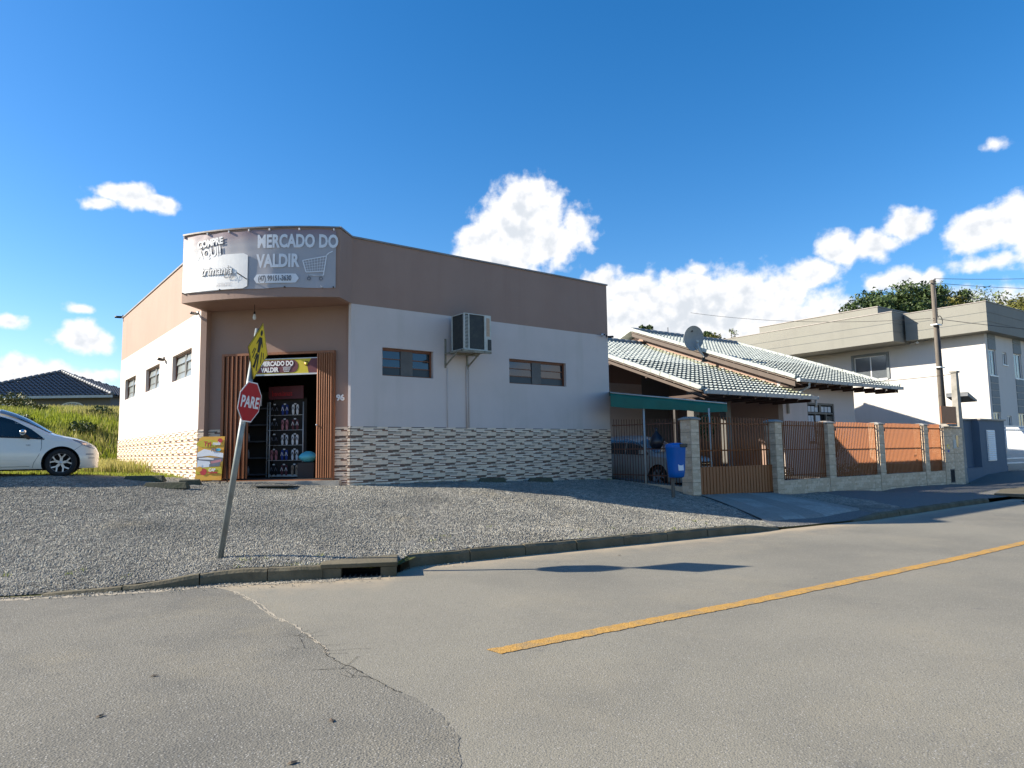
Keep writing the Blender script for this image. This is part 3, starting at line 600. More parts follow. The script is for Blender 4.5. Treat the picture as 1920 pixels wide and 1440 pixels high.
# entrance: chamfered bay in its own frame (x along it, -y outwards)
E = lambda e, n, z: ((C0 + Vector((.98868, -.15007, 0))*e + Vector((-.15007, -.98868, 0))*n) , z)
emat = Matrix.Translation((C0.x, C0.y, .7)) @ Matrix.Rotation(ECH, 4, 'Z')
loc_em = ST.matrix_world  # not evaluated yet
stm = Matrix.Translation((C1.x, C1.y, .7)) @ Matrix.Rotation(A, 4, 'Z'); rel = stm.inverted() @ emat
def efix(o):
    o.matrix_local = rel; return o
RC = .18
mb = MB(); wall_with_holes(mb, 0, CHW-.06, -.1, ZB+SZ+.02, RC, RC+.16, [(.55, 3.28, -.1, 3.30)], 'mauve_paint'); efix(mb.build('entrance_wall', ST))
mb = MB(); mb.prism([(CHW-.06, 0), (CHW-.001, 0), (CHW+.075, .081), (CHW+.06, RC+.2), (CHW-.06, RC+.16)], -.1, ZB+SZ, 'white_paint', 'xy'); efix(mb.build('corner_pier', ST))
mb = MB(); mb.prism([(.004, -.003), (.15, -.003), (.15, RC+.02), (.148, .16)], -.1, ZB+SZ, 'mauve_paint', 'xy'); efix(mb.build('corner_pier', ST))
# curved canopy
def arc(e): # outward distance of the fascia
    t = e/CHW; return .83+(.68-.83)*t + .30*4*t*(1-t)*.95
ces = [.05+(CHW+.0-.05)*i/24 for i in range(25)]
mb = MB(); T = .12; z0, z1 = ZB+SZ, ZR+SZ
outer = [(e, -arc(e)) for e in ces]; inner = [(e, -arc(e)+T) for e in ces]
n = len(ces)
vs = [(x, y, z0) for x, y in outer]+[(x, y, z1) for x, y in outer]+[(x, y, z1) for x, y in inner]+[(x, y, z0) for x, y in inner]
fs = []
for i in range(n-1):
    for q in range(4): fs.append((q*n+i, q*n+i+1, ((q+1) % 4)*n+i+1, ((q+1) % 4)*n+i))
fs += [(0, n, 2*n, 3*n), (n-1, 4*n-1, 3*n-1, 2*n-1)]
mb.add(vs, fs, 'mauve_paint', False)
efix(mb.build('canopy', ST))
mb = MB(); eL, eR = ces[0], ces[-1]
mb.prism([(eR, -arc(eR)+.01), (eR+.012, .02), (eR-.11, .02), (eR-.12, -arc(eR)+.02)], z0+.002, z1-.002, 'mauve_paint', 'xy')
mb.prism([(eL, -arc(eL)+.01), (eL-.01, .02), (eL+.11, .02), (eL+.12, -arc(eL)+.02)], z0+.002, z1-.002, 'mauve_paint', 'xy')
efix(mb.build('canopy', ST))
mb = MB(); mb.prism([(x, y) for x, y in inner]+[(CHW-.1, RC+.1), (.05, RC+.1)], z0+.004, z0+.10, 'soffit_paint', 'xy'); efix(mb.build('soffit', ST))
mb = MB(); mb.prism([(x, y) for x, y in inner]+[(CHW-.1, RC+.1), (.05, RC+.1)], z1-.4, z1-.3, 'metal_cap', 'xy'); efix(mb.build('canopy_roof', ST))
mb = MB()
oc = [(e, -arc(e)-.03) for e in ces]; ic = [(e, -arc(e)+T+.02) for e in ces]
vs = [(x, y, z1) for x, y in oc]+[(x, y, z1+.035) for x, y in oc]+[(x, y, z1+.035) for x, y in ic]+[(x, y, z1) for x, y in ic]
mb.add(vs, fs, 'metal_cap'); mb.prism([(eR+.03, -arc(eR)-.03), (eR+.03, .03), (eR-.12, .03), (eR-.12, -arc(eR)-.02)], z1+.002, z1+.04, 'metal_cap', 'xy')
efix(mb.build('parapet_cap', ST))
# ---- striped tiles, one mesh pattern shared by all
TW, TH = .63, .335
PAT = [(0, .06, [(0, .55, 'tile_dark', 6), (.55, 1, 'tile_cream', 3)]), (.06, .13, [(0, .8, 'tile_white', 9), (.8, 1, 'tile_cream', 5)]), (.13, .20, [(0, .4, 'tile_cream', 6), (.4, .88, 'tile_dark', 3), (.88, 1, 'tile_white', 8)]),
 (.20, .31, [(0, .45, 'tile_white', 8), (.45, .76, 'tile_cream', 5), (.76, 1, 'tile_brown', 4)]), (.31, .37, [(0, .35, 'tile_dark', 3), (.35, .6, 'tile_tan', 5), (.6, 1, 'tile_cream', 8)]), (.37, .49, [(0, .55, 'tile_grey', 6), (.55, 1, 'tile_cream', 9)]),
 (.49, .60, [(0, .22, 'tile_brown', 4), (.22, 1, 'tile_cream', 7)]), (.60, .66, [(0, .25, 'tile_cream', 5), (.25, .7, 'tile_brown', 3), (.7, 1, 'tile_dark', 6)]), (.66, .75, [(0, .50, 'tile_white', 9), (.50, .95, 'tile_dark', 4), (.95, 1, 'tile_cream', 7)]),
 (.75, .82, [(0, .7, 'tile_brown', 3), (.7, 1, 'tile_grey', 6)]), (.82, .92, [(0, .45, 'tile_cream', 7), (.45, .8, 'tile_white', 9), (.8, 1, 'tile_grey', 5)]), (.92, 1.0, [(0, .2, 'tile_grey', 5), (.2, .6, 'tile_cream', 7), (.6, 1, 'tile_brown', 4)])]
def tile_mesh(a=0.0, b=1.0, flip=False):
    mb = MB(); g = .004
    mb.box(a*TW+g, b*TW-g, -.004, 0, -TH+g, -g, 'tile_grey')
    for v0, v1, cells in PAT:
        for u0, u1, m, d in cells:
            if flip: u0, u1 = 1-u1, 1-u0
            p, q = max(u0, a), min(u1, b)
            if q-p < .02: continue
            mb.box(p*TW+g*.5, q*TW-g*.5, -.004-d*.0013, -.0035, -v1*TH+.0012, -v0*TH-.0012, m)
    return mb.mesh('tile')
tile_cache = {}
def tile(a, b, flip):
    k = (round(a, 3), round(b, 3), flip)
    if k not in tile_cache: tile_cache[k] = tile_mesh(a, b, flip)
    return tile_cache[k]
def tile_band(x0, x1, matrix, rows=4, flip=False):
    for rw in range(rows):
        off = -TW/2 if rw % 2 == 0 else 0; x = x0+off
        while x < x1-.01:
            a = max(0, (x0-x)/TW); b = min(1, (x1-x)/TW)
            if b-a > .05:
                o = link('tile', tile(a, b, flip), ST); o.matrix_local = matrix @ Matrix.Translation((x, -.001, ZS+SZ-rw*TH))
            x += TW
tile_band(0.0, LX, Matrix.Identity(4), 5)
mleft = Matrix.Translation((CXL, YB, 0)) @ Matrix.Rotation(-math.pi/2, 4, 'Z')
tile_band(0.0, YB-CYL, mleft, 4, True)
tile_band(.0, .15, rel, 4); tile_band(.15, .55, rel @ Matrix.Translation((0, RC, 0)), 4); tile_band(3.28, CHW-.06, rel @ Matrix.Translation((0, RC, 0)), 4); tile_band(CHW-.06, CHW, rel, 4)
# ---- shop windows
def shop_window(x0, x1, z0, z1, mtx, lit, name='window'):
    wn = empty(name, parent=ST); wn.matrix_local = mtx
    mb = MB(); y = .11; f = .045
    for a, b, c, d in ((x0, x1, z0, z0+f*.7), (x0, x1, z1-f, z1), (x0, x0+f, z0, z1), (x1-f, x1, z0, z1)): mb.box(a, b, y-.02, y+.05, c, d, 'window_wood')
    mb.build('frame', wn)
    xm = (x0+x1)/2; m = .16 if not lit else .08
    MB().box(xm-m, xm+m, y-.01, y+.02, z0+f*.7, z1-f, 'window_grey').build('mullion', wn)
    for a, b in ((x0+f, xm-m), (xm+m, x1-f)):
        for k in range(3):
            c = z0+.03+(z1-z0-.07)*k/3; d = z0+.03+(z1-z0-.07)*(k+1)/3
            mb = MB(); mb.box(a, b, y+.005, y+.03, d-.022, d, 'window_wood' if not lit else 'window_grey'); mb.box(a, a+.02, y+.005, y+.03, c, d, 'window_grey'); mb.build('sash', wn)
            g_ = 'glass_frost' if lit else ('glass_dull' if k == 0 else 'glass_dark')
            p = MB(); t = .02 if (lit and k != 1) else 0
            p.add([(a+.01, y+.012-t*1.5, c), (b, y+.012-t*1.5, c), (b, y+.02, d-.02), (a+.01, y+.02, d-.02), (a+.01, y+.022-t*1.5, c), (b, y+.022-t*1.5, c), (b, y+.03, d-.02), (a+.01, y+.03, d-.02)], [(0, 1, 2, 3), (7, 6, 5, 4), (0, 4, 5, 1), (2, 6, 7, 3), (0, 3, 7, 4), (1, 5, 6, 2)], g_)
            p.build('pane', wn)
    MB().box(x0, x1, y+.06, y+.08, z0, z1, 'inner_dark').build('dark_lining', wn)
for a, b, c, d in shift(RW): shop_window(a, b, c, d, Matrix.Identity(4), False)
for a, b, c, d in shift(LW): shop_window(YB-b, YB-a, c, d, mleft, True)
# ---- entrance: frame, folding gates, interior
EF = empty('door_frame', parent=ST); EF.matrix_local = rel
mb = MB(); zt = 3.27; yo = RC-.05
mb.box(.50, 3.30, yo-.03, RC+.02, zt, zt+.055, 'wood_brown').box(.50, .545, yo-.03, RC+.02, .36, zt, 'wood_brown').box(3.255, 3.30, yo-.03, RC+.02, .36, zt, 'wood_brown').box(.50, 3.30, yo-.06, RC+.2, .30, .36, 'wood_brown')
mb.build('jamb', EF)
MB().box(.3, 3.5, -.06, .1, .12, .34, 'concrete').build('doorstep', ST).matrix_local = rel
GL = empty('folding_gate', parent=ST); GL.matrix_local = rel
me = MB().box(-.0125, .0125, -.02, .02, .40, zt-.01, 'wood_brown').mesh('slat')
nS = 12
for k in range(nS):
    o = link('slat', me, GL, (.565+.60*k/(nS-1), yo-.02+(.018 if k % 2 else -.018), 0))
MB().box(.55, 1.18, yo+.01, yo+.02, .42, zt-.02, 'door_dark').build('backing', GL)
GR = empty('folding_gate', parent=ST); GR.matrix_local = rel
for k in range(13): link('slat', me, GR, (2.92+.325*k/12, yo-.03+(.03 if k % 2 else -.03), 0), (0, 0, .5 if k % 2 else -.5))
MB().box(2.9, 3.25, yo+.03, yo+.045, .42, zt-.02, 'wood_brown').build('backing', GR)
MB().lathe([(.0, -.03), (.02, -.03), (.02, 0)], 'chrome', 10, 'y', (2.91, yo-.07, 1.6)).build('knob', GR)
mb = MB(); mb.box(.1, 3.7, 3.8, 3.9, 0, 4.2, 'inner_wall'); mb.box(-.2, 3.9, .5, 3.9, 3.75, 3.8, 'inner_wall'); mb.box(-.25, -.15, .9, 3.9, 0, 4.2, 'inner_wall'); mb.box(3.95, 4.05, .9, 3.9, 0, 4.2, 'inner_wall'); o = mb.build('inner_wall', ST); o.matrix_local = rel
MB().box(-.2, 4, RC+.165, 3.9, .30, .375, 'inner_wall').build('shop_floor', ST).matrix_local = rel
nb = text('house_number', '96', .19, 'print_white', ST, (0, 0, 0), off=.006, depth=.02); nb.matrix_local = rel @ Matrix.Translation((3.335, RC-.02, 2.16)) @ Matrix.Rotation(math.pi/2, 4, 'X')

def eworld(e, n, z): # entrance frame to world
    p = emat @ Vector((e, -n, z-.7)); return p
# hanging bulb
bl = empty('light_bulb', eworld(1.55, .35, ZB), ECH, 'bare bulb hanging under the curved canopy above the shop door', 'light bulb')
MB().tube([(0, 0, 0), (0, 0, -.16)], .008, 'wire', 6).build('cord', bl); MB().lathe([(.02, -.22), (.022, -.16), (.0, -.155)], 'plastic_black', 10).build('socket', bl)
MB().lathe([(0, -.35), (.025, -.345), (.04, -.31), (.035, -.26), (.02, -.22)], 'bulb_glass', 14).build('glass_bulb', bl)
# ---- big banner on the curved fascia
bn = empty('banner', (C0.x, C0.y, .7), ECH, 'faded curved vinyl banner reading Mercado do Valdir across the canopy over the shop door', 'banner')
bz0, bz1 = ZB+SZ+.20, ZR+SZ-.05; be0, be1 = .07, 3.66
def bpt(e, z, o=.02): return (e, -arc(e)-o, z)
nb_ = 48; mb = MB(); vs = []
for i in range(nb_+1):
    e = be0+(be1-be0)*i/nb_
    for k in range(5):
        z = bz0+(bz1-bz0)*k/4 - .012*math.sin(e*9)*(k == 4) + .01*math.sin(e*5+1)*(k == 0); vs.append(bpt(e, z, .016+.003*math.sin(e*14+k)))
mb.add(vs, [(i*5+k, (i+1)*5+k, (i+1)*5+k+1, i*5+k+1) for i in range(nb_) for k in range(4)], 'banner_print', True)
sheet_o = mb.build('sheet', bn)
def bwarp(e0, z0_, o):
    def f(c): e = e0+c.x; return Vector((e, -arc(e)-o-c.z*.4, z0_+c.y))
    return f
def btext(body, size, e, z, m, xs=1., off=0., o=.036, rotz=0, **kw):
    def wp(c):
        x = c.x*math.cos(rotz)-c.y*math.sin(rotz); y = c.x*math.sin(rotz)+c.y*math.cos(rotz); ee = e+x
        return Vector((ee, -arc(ee)-o-abs(c.z), z+y))
    t = text('lettering', body, size, m, bn, (0, 0, 0), (0, 0, 0), xs, off, .002, warp=wp, **kw); return t
btext('MERCADO DO', .40, 1.98, bz0+.91, 'print_soft', .64, .016, space=1.02)
btext('VALDIR', .40, 1.98, bz0+.47, 'print_soft', .68, .016)
btext('(47) 99151-3630', .165, 2.02, bz0+.155, 'print_grey', .655, .005, .046)
btext('COMPRE', .21, .50, bz0+1.00, 'print_white', .80, .010, .040, .10); btext('COMPRE', .21, .522, bz0+.978, 'print_grey', .80, .010, .033, .10)
btext('AQUI!', .29, .50, bz0+.74, 'print_white', .80, .012, .040, .10); btext('AQUI!', .29, .522, bz0+.718, 'print_grey', .80, .012, .033, .10)
btext('trimania', .27, .60, bz0+.36, 'print_white', .90, .004, .056, .0, shear=.25); btext('trimania', .27, .60, bz0+.36, 'print_grey', .90, .013, .046, .0, shear=.25)
btext('Cap', .22, 1.20, bz0+.25, 'print_grey', .8, .0, .060, .05, shear=.3)
def bpatch(name, poly, m, o):
    mb = MB(); 
    vs = [bpt(e, z, o) for e, z in poly]; mb.add(vs, [tuple(range(len(vs)))], m); mb.build(name, bn)
def brect(name, e0, e1, za, zb, m, o, rad=0):
    n_ = 16; up_ = []; lo = []
    for i in range(n_+1):
        e = e0+(e1-e0)*i/n_; d = 0
        if rad:
            if e < e0+rad: d = rad-math.sqrt(max(0, rad**2-(e0+rad-e)**2))
            if e > e1-rad: d = rad-math.sqrt(max(0, rad**2-(e-(e1-rad))**2))
        up_.append(bpt(e, zb-d, o)); lo.append(bpt(e, za+d, o))
    MB().add(up_+lo, [(i, i+1, n_+2+i, n_+1+i) for i in range(n_)], m).build(name, bn)
brect('phone_panel', 1.92, 2.90, bz0+.105, bz0+.31, 'print_soft', .036, .09)
brect('white_panel', .09, 1.77, bz0+.01, bz0+.80, 'print_white', .036, .05)
brect('small_line', 1.05, 1.40, bz0+.155, bz0+.160, 'print_faint', .042)
btext('(47) 3338.1010', .075, 1.02, bz0+.085, 'print_faint', .75, 0, .044)
# shopping cart drawing
def bline(pts, w_, m='print_soft', o=.034):
    pts2 = []
    for (a, b), (c, d) in zip(pts, pts[1:]):
        dx, dz = c-a, d-b; L = math.hypot(dx, dz); nx, nz_ = -dz/L*w_/2, dx/L*w_/2
        vs = [bpt(a+nx, b+nz_, o), bpt(c+nx, d+nz_, o), bpt(c-nx, d-nz_, o), bpt(a-nx, b-nz_, o)]
        cart.add(vs, [(0, 1, 2, 3)], m)
cart = MB(); q = lambda x, z: (2.98+x*.62, bz0+.12+z*.62)
bline([q(1.0, 1.13), q(.87, 1.06), q(.80, .98), q(.70, .25), q(.15, .24)], .022); bline([q(.80, .95), q(0, .78), q(.12, .36), q(.72, .40)], .022)
for k in range(1, 8): bline([q(k*.1, .78+k*.021), q(.12+k*.075, .36+k*.005)], .008)
for k in range(1, 5): bline([q(.03*k, .78-.085*k), q(.79-.015*k, .95-.11*k)], .008)
bline([q(.15, .24), q(.70, .25)], .03)
for cx_ in (.22, .62):
    bline([(q(cx_, .13)[0]+.035*math.cos(a), q(cx_, .13)[1]+.035*math.sin(a)) for a in np.linspace(0, 6.28, 11)], .02, 'print_grey')
cart.build('cart_drawing', bn)
mb = MB()
for e in (.10, .75, 1.30, 1.78, 2.25, 2.9, 3.62): mb.box(e-.012, e+.012, -arc(e)-.05, -arc(e), bz1-.015, bz1+.03, 'sign_white')
for e in (.10, 1.10, 2.6, 3.62): mb.box(e-.01, e+.01, -arc(e)-.045, -arc(e), bz0+.005, bz0+.03, 'plastic_black')
mb.build('clip', bn)
mb = MB(); e = 1.74; mb.tube([(e, -arc(e)-.03, bz0+.22), (e+.12, -arc(e)-.62, bz0+.20)], .012, 'conduit', 6); e = 3.4; mb.tube([(e, -arc(e)-.02, bz0-.0), (e+.05, -arc(e)-.25, bz0-.02)], .010, 'sign_white', 6)
mb.build('flood_arm', bn)
# ---- sign over the door
ds = empty('door_sign', eworld(0, -RC+.04, 2.8), ECH, 'wine and yellow shop sign fixed across the top of the doorway', 'sign')
zs0, zs1 = .72, 1.06; dx0, dx1 = 1.18, 2.93
MB().box(dx0, dx1, .0, .03, zs0, zs1, 'print_yellow').build('board', ds)
MB().box(dx0, dx1, -.006, .036, zs0-.035, zs0, 'steel_white').box(dx0, dx1, -.006, .036, zs1, zs1+.02, 'steel_white').build('rail', ds)
n_ = 12; poly = [(1.28, zs0+.02), (2.25, zs0+.02)]+[(2.25+.15*math.sin(a), (zs0+zs1)/2-.15*math.cos(a)) for a in np.linspace(.1, 3.04, 9)]+[(2.25, zs1-.02), (1.28, zs1-.02)]
MB().prism(poly, -.004, 0, 'print_wine').build('printed_panel', ds)
MB().prism([(2.66, zs0+.0), (dx1, zs0+.0), (dx1, zs1), (2.72, zs1), (2.62, zs0+.18)], -.004, 0, 'print_wine').build('printed_panel', ds)
text('lettering', 'MERCADO DO', .15, 'print_white', ds, (1.48, -.008, zs0+.19), xs=.80, off=.006); text('lettering', 'VALDIR', .15, 'print_white', ds, (1.48, -.008, zs0+.045), xs=.85, off=.006)
mb = MB(); mb.bar((2.05, -.008, zs0+.05), (2.18, -.008, zs0+.05), .006, .012, 'print_soft')
for k in range(4): mb.bar((2.03, -.008, zs0+.08+.025*k), (2.20+.01*k, -.008, zs0+.08+.025*k), .006, .006, 'print_soft')
for k in range(6): mb.bar((2.03+.03*k, -.008, zs0+.155), (2.045+.028*k, -.008, zs0+.07), .006, .005, 'print_soft')
mb.bar((2.21, -.008, zs0+.17), (2.26, -.008, zs0+.19), .006, .012, 'print_soft'); mb.build('cart_drawing', ds)
mb = MB(); mb.lathe([(.0, -.004), (.055, -.004), (.055, 0)], 'print_wine', 14, 'y', (2.60, -.004, zs0+.22)); mb.lathe([(.0, -.006), (.04, -.006), (.04, 0)], 'print_yellow', 14, 'y', (2.60, -.005, zs0+.22)); mb.build('round_mark', ds)

# ---- security cameras
def sec_cam(loc, rz, label, m='sign_white', scale=1.0):
    e = empty('security_camera', loc, rz, label, 'security camera', 'security cameras on the shop walls'); e.scale = (scale,)*3
    MB().lathe([(.0, 0), (.04, 0), (.04, .02), (0, .02)], m, 12, 'y', (0, -.02, 0)).tube([(0, -.01, 0), (0, -.07, -.02)], .012, m, 6).build('bracket', e)
    MB().lathe([(.0, -.10), (.032, -.10), (.034, .06), (.0, .065)], m, 12, 'y', (0, -.10, -.03)).build('housing', e)
    MB().lathe([(.0, -.008), (.026, -.008), (.026, 0)], 'plastic_black', 12, 'y', (0, -.2, -.03)).build('lens', e)
p = shop(8.12, -.01, 5.09); sec_cam(p, A-.5, 'small white bullet camera at the right end of the shop street wall', 'sign_white')
p = shop(8.30, -.01, 5.07); sec_cam(p, A+.7, 'dark-fronted bullet camera on the very corner of the shop beside the tiled roof', 'plastic_black')
p = shop(CXL-.01, 6.5, 4.36); sec_cam(p, A-math.pi/2+.8, 'dark camera between the windows of the sunlit side wall', 'plastic_black', 1.3)
p = shop(CXL-.01, 2.95, 5.06); sec_cam(p, A-math.pi/2+.5, 'small camera tucked under the left end of the canopy', 'pole_metal', 1.1)
p = shop(CXL, 13.4, 6.70); sec_cam(p, A-math.pi/2-.3, 'camera standing above the roof edge at the far left corner of the shop', 'plastic_black', 1.3)

# ---- air conditioner on its bracket
ac = empty('air_conditioner', shop(2.62, 0, 4.12), A, 'old air conditioner condenser with dark mesh sides on a rusty wall bracket', 'air conditioner')
w_, d0, d1, hh = .80, -.18, -.75, .91
MB().box(.02, w_-.02, d1+.02, d0-.01, .02, hh-.02, 'ac_mesh').build('coil', ac)
mb = MB(); mb.box(0, w_, d1, d0, 0, .035, 'ac_white').box(0, w_, d1, d0, hh-.02, hh, 'ac_white').box(-.004, .03, d0-.03, d0, 0, hh, 'ac_white').box(w_-.20, w_+.004, d1-.004, d1+.06, 0, hh, 'ac_white').box(w_-.03, w_+.004, d1, d0, 0, hh, 'ac_white'); mb.build('casing', ac)
mb = MB(); mb.box(-.006, .018, d1-.006, d1+.05, .03, hh-.02, 'ac_white').box(.12, .15, d1-.006, d1+.02, .03, hh-.02, 'ac_white'); mb.build('corner_post', ac)
sl = MB().box(.016, .122, d1-.004, d1+.02, 0, .012, 'ac_white').mesh('louver')
for k in range(24): link('louver', sl, ac, (0, 0, .05+k*.0345))
MB().box(w_-.14, w_-.04, d1-.008, d1-.003, .38, .84, 'tile_tan').build('label_plate', ac); MB().box(w_-.10, w_+.0, d1-.02, d1-.005, .03, .30, 'plastic_black').build('valve', ac)
mb = MB()
for x in (-.08, .58):
    mb.box(x-.02, x+.02, -.03, 0, -.38, .35, 'rust_metal'); mb.box(x-.02, x+.02, -.80, -.02, -.045, -.005, 'rust_metal'); mb.bar((x, -.02, -.33), (x, -.55, -.04), .03, .03, 'rust_metal')
mb.box(-.1, .78, -.80, -.74, -.06, -.002, 'rust_metal').box(-.1, .78, -.25, -.2, -.06, -.002, 'rust_metal'); mb.build('bracket', ac)
mb = MB(); mb.tube([(-.03, -.02, -.38), (-.03, -.02, -1.87)], .009, 'white_paint', 6).tube([(.555, -.025, -.3), (.555, -.025, -1.87)], .018, 'white_paint', 8).tube([(.62, -.02, -.2), (.62, -.02, -1.87)], .010, 'white_paint', 6); mb.build('drain_pipe', ac)
pts = [(w_+.02, -.5, .05), (w_+.05, -.4, .35)] + [(w_+.06+.16+.16*math.cos(a), -.12, .55+.13*math.sin(a)) for a in np.linspace(math.pi, 0, 9)] + [(w_+.42, -.05, .2), (w_+.42, -.05, .12), (w_+.2, -.06, .10), (w_-.02, -.3, .12)]
MB().tube(pts, .026, 'foil', 8).build('hose', ac)

# ---- A-frame poster
af = empty('sandwich_board', eworld(.62, .52, 1.09), ECH+.10, 'orange lottery poster board leaning left of the shop door', 'sandwich board')
mb = MB(); tilt = .10
def ap(x, z, o=0): return (x, z*.14-o-.02, z)
mb.add([ap(-.30, 0), ap(.30, 0), ap(.30, .98), ap(-.22, .98), ap(-.30, .93), ap(-.30, .0, -.02), ap(.30, 0, -.02), ap(.30, .98, -.02), ap(-.22, .98, -.02), ap(-.30, .93, -.02)], [(0, 1, 2, 3, 4), (9, 8, 7, 6, 5), (0, 5, 6, 1), (1, 6, 7, 2), (2, 7, 8, 3), (3, 8, 9, 4), (4, 9, 5, 0)], 'poster_orange'); 
bo = mb.build('board', af)
mb = MB(); mb.bar((-.30, -.02, -.13), (-.30, .02, .1), .025, .02, 'wood_eave'); mb.bar((.27, -.02, -.13), (.27, .02, .1), .025, .02, 'wood_eave'); mb.bar((-.29, .32, -.1), (-.26, .16, .95), .02, .03, 'wood_eave').bar((.29, .32, -.1), (.27, .16, .95), .02, .03, 'wood_eave'); mb.build('leg', af)
def aps(poly, m, o=.004): 
    MB().add([ap(x, z, o) for x, z in poly], [tuple(range(len(poly)))], m).build('printed_shape', af)
aps([(-.30, .62), (-.15, .70), (.30, .60), (.30, .50), (.0, .55), (-.30, .52)], 'print_white'); aps([(-.30, .52), (.30, .50), (.30, .42), (-.05, .36), (-.30, .40)], 'print_grey', .005)
aps([(-.27, .50), (-.05, .51), (.1, .48), (.08, .455), (-.24, .47)], 'print_white', .006); aps([(-.28, .45), (.0, .42), (.05, .30), (-.28, .28)], 'print_soft', .006)
aps([(.02, .42), (.28, .47), (.26, .41), (.04, .37)], 'print_pink', .006); aps([(.0, .36), (.26, .41), (.24, .31), (.0, .30)], 'print_grey', .007); aps([(-.3, .14), (.3, .14), (.3, .20), (.28, .30), (-.3, .28)], 'print_yellow', .005)
aps([(-.12+.08*math.cos(a), .19+.075*math.sin(a)) for a in np.linspace(0, 5.9, 12)], 'print_red', .008); aps([(-.22+.07*math.cos(a), .25+.06*math.sin(a)) for a in np.linspace(0, 5.9, 12)], 'poster_orange', .009); aps([(-.19+.03*math.cos(a), .33+.03*math.sin(a)) for a in np.linspace(0, 5.9, 10)], 'print_white', .009)
aps([(-.18+.27*math.cos(a)*1.0+.1, .82+.09*math.sin(a)) for a in np.linspace(0, 5.9, 14)], 'print_yellow', .005); aps([(.20+.055*math.cos(a), .885+.055*math.sin(a)) for a in np.linspace(0, 5.9, 12)], 'print_red', .009)
aps([(.18+.06*math.cos(a), .68+.035*math.sin(a)) for a in np.linspace(0, 5.9, 12)], 'print_cyan', .008)
def atext(b_, s, x, z, m, o=.012, xs=.9):
    t = text('lettering', b_, s, m, af, ap(x, z, o), (R_(90)-.14, 0, 0), xs, .004, .001)
atext('Tri', .16, -.17, .76, 'print_red'); atext('mais', .11, .04, .79, 'print_white'); atext('PIX', .09, .02, .645, 'print_grey'); atext('CAP', .09, .0, .20, 'print_white'); atext('CONCORRA', .045, -.02, .155, 'print_red')
# ---- door mat
mt_ = MB().box(-.42, .42, -.28, .28, 0, .02, 'mat_grey').build('door_mat', None, eworld(2.35, .75, hz(-5.15, 15.35)+.03), (R_(-4), 0, ECH), label='worn grey doormat on the gravel in front of the shop doorway', cat='doormat')
# ---- interior: sandal rack, shelf with bottles, blue bags
RK = empty('display_rack', eworld(1.56, -1.15, 1.08), ECH-.12, 'white wire rack of rubber sandals with a red header inside the doorway', 'display rack')
rw, rh = .54, 1.95
mb = MB()
for x in (-rw, -rw+.14, rw): mb.tube([(x, (.10 if x == -rw else 0), 0), (x, (.10 if x == -rw else 0), rh-.1)], .017, 'steel_white', 6)
mb.bar((-rw, .1, rh-.1), (-rw+.14, 0, rh-.1), .03, .03, 'steel_white').bar((-rw+.14, 0, .05), (rw, 0, .05), .035, .05, 'steel_white')
for k in range(1, 5): mb.bar((-rw, .1, .05+k*.37), (-rw+.14, 0, .05+k*.37), .02, .02, 'steel_white').bar((-rw+.14, 0, .05+k*.37), (rw, 0, .05+k*.37), .012, .012, 'steel_white')
mb.build('frame', RK)
MB().box(-rw+.1, rw, -.01, .01, rh-.02, rh+.3, 'print_wine').build('header', RK); text('lettering', 'havaianas', .18, 'print_red', RK, (-rw+.2, -.015, rh+.06), xs=.85)
mb = MB(); mb.box(-rw+.14, rw, .15, .17, 0, rh, 'inner_wall'); mb.build('back_panel', RK)
def sandal_mesh(m1, m2):
    mb = MB()
    for s in (-1, 1):
        pts = [(s*.06+(.045-.008*math.cos(2*a))*math.cos(a)*(1 if math.sin(a) > 0 else .85), .13*math.sin(a)) for a in np.linspace(0, 2*math.pi, 15)[:-1]]
        mb.prism(pts, -.012, .004, m1, 'xz'); mb.bar((s*.06, -.022, .07), (s*.06-.035, -.016, -.02), .008, .012, m2).bar((s*.06, -.022, .07), (s*.06+.035, -.016, -.02), .008, .012, m2)
    mb.bar((-.03, -.015, .14), (.03, -.015, .14), .006, .03, 'print_white')
    return mb
smats = [('print_white', 'print_grey', 'white'), ('print_pink', 'print_wine', 'pink'), ('print_wine', 'print_white', 'wine red'), ('print_soft', 'plastic_black', 'pale grey'), ('print_blue', 'print_white', 'dark blue'), ('inner_dark', 'print_grey', 'black'), ('tile_tan', 'tile_brown', 'tan')]
rows = [[5, 4, 0], [5, 1, 2], [5, 3, 0], [1, 4, 3], [5, 2, 6]]
rk_m = Matrix.Translation(eworld(1.56, -1.15, 1.08)) @ Matrix.Rotation(ECH-.12, 4, 'Z')
rn = ['top', 'second', 'middle', 'fourth', 'lowest']; cn = ['left', 'centre', 'right']
for i, rr_ in enumerate(rows):
    for j, k in enumerate(rr_):
        a, b_, nm = smats[k]; o = sandal_mesh(a, b_).mesh('rubber_sandals')
        s = link('rubber_sandals', o); s.matrix_world = rk_m @ Matrix.Translation((-.24+j*.29, -.03, 1.66-.37*i)); 
        tag(s, '%s rubber sandals hanging in the %s column of the %s row of the rack' % (nm, cn[j], rn[i]), 'sandals', 'rubber sandals hanging on the rack')
SH = empty('shelf_unit', eworld(.10, -1.8, 1.08), ECH, 'dark shelf unit with small bottles at the left inside the shop', 'shelf')
mb = MB(); mb.box(-.4, .75, .1, .14, 0, 2.2, 'inner_wall'); mb.build('back_panel', SH)
for k in range(5): MB().box(-.4, .75, -.2, .1, .05+k*.42, .08+k*.42, 'print_grey').build('shelf', SH)
bm_ = MB().lathe([(0, 0), (.028, 0), (.028, .13), (.012, .16), (.012, .2), (0, .2)], 'print_faint', 10).mesh('bottle')
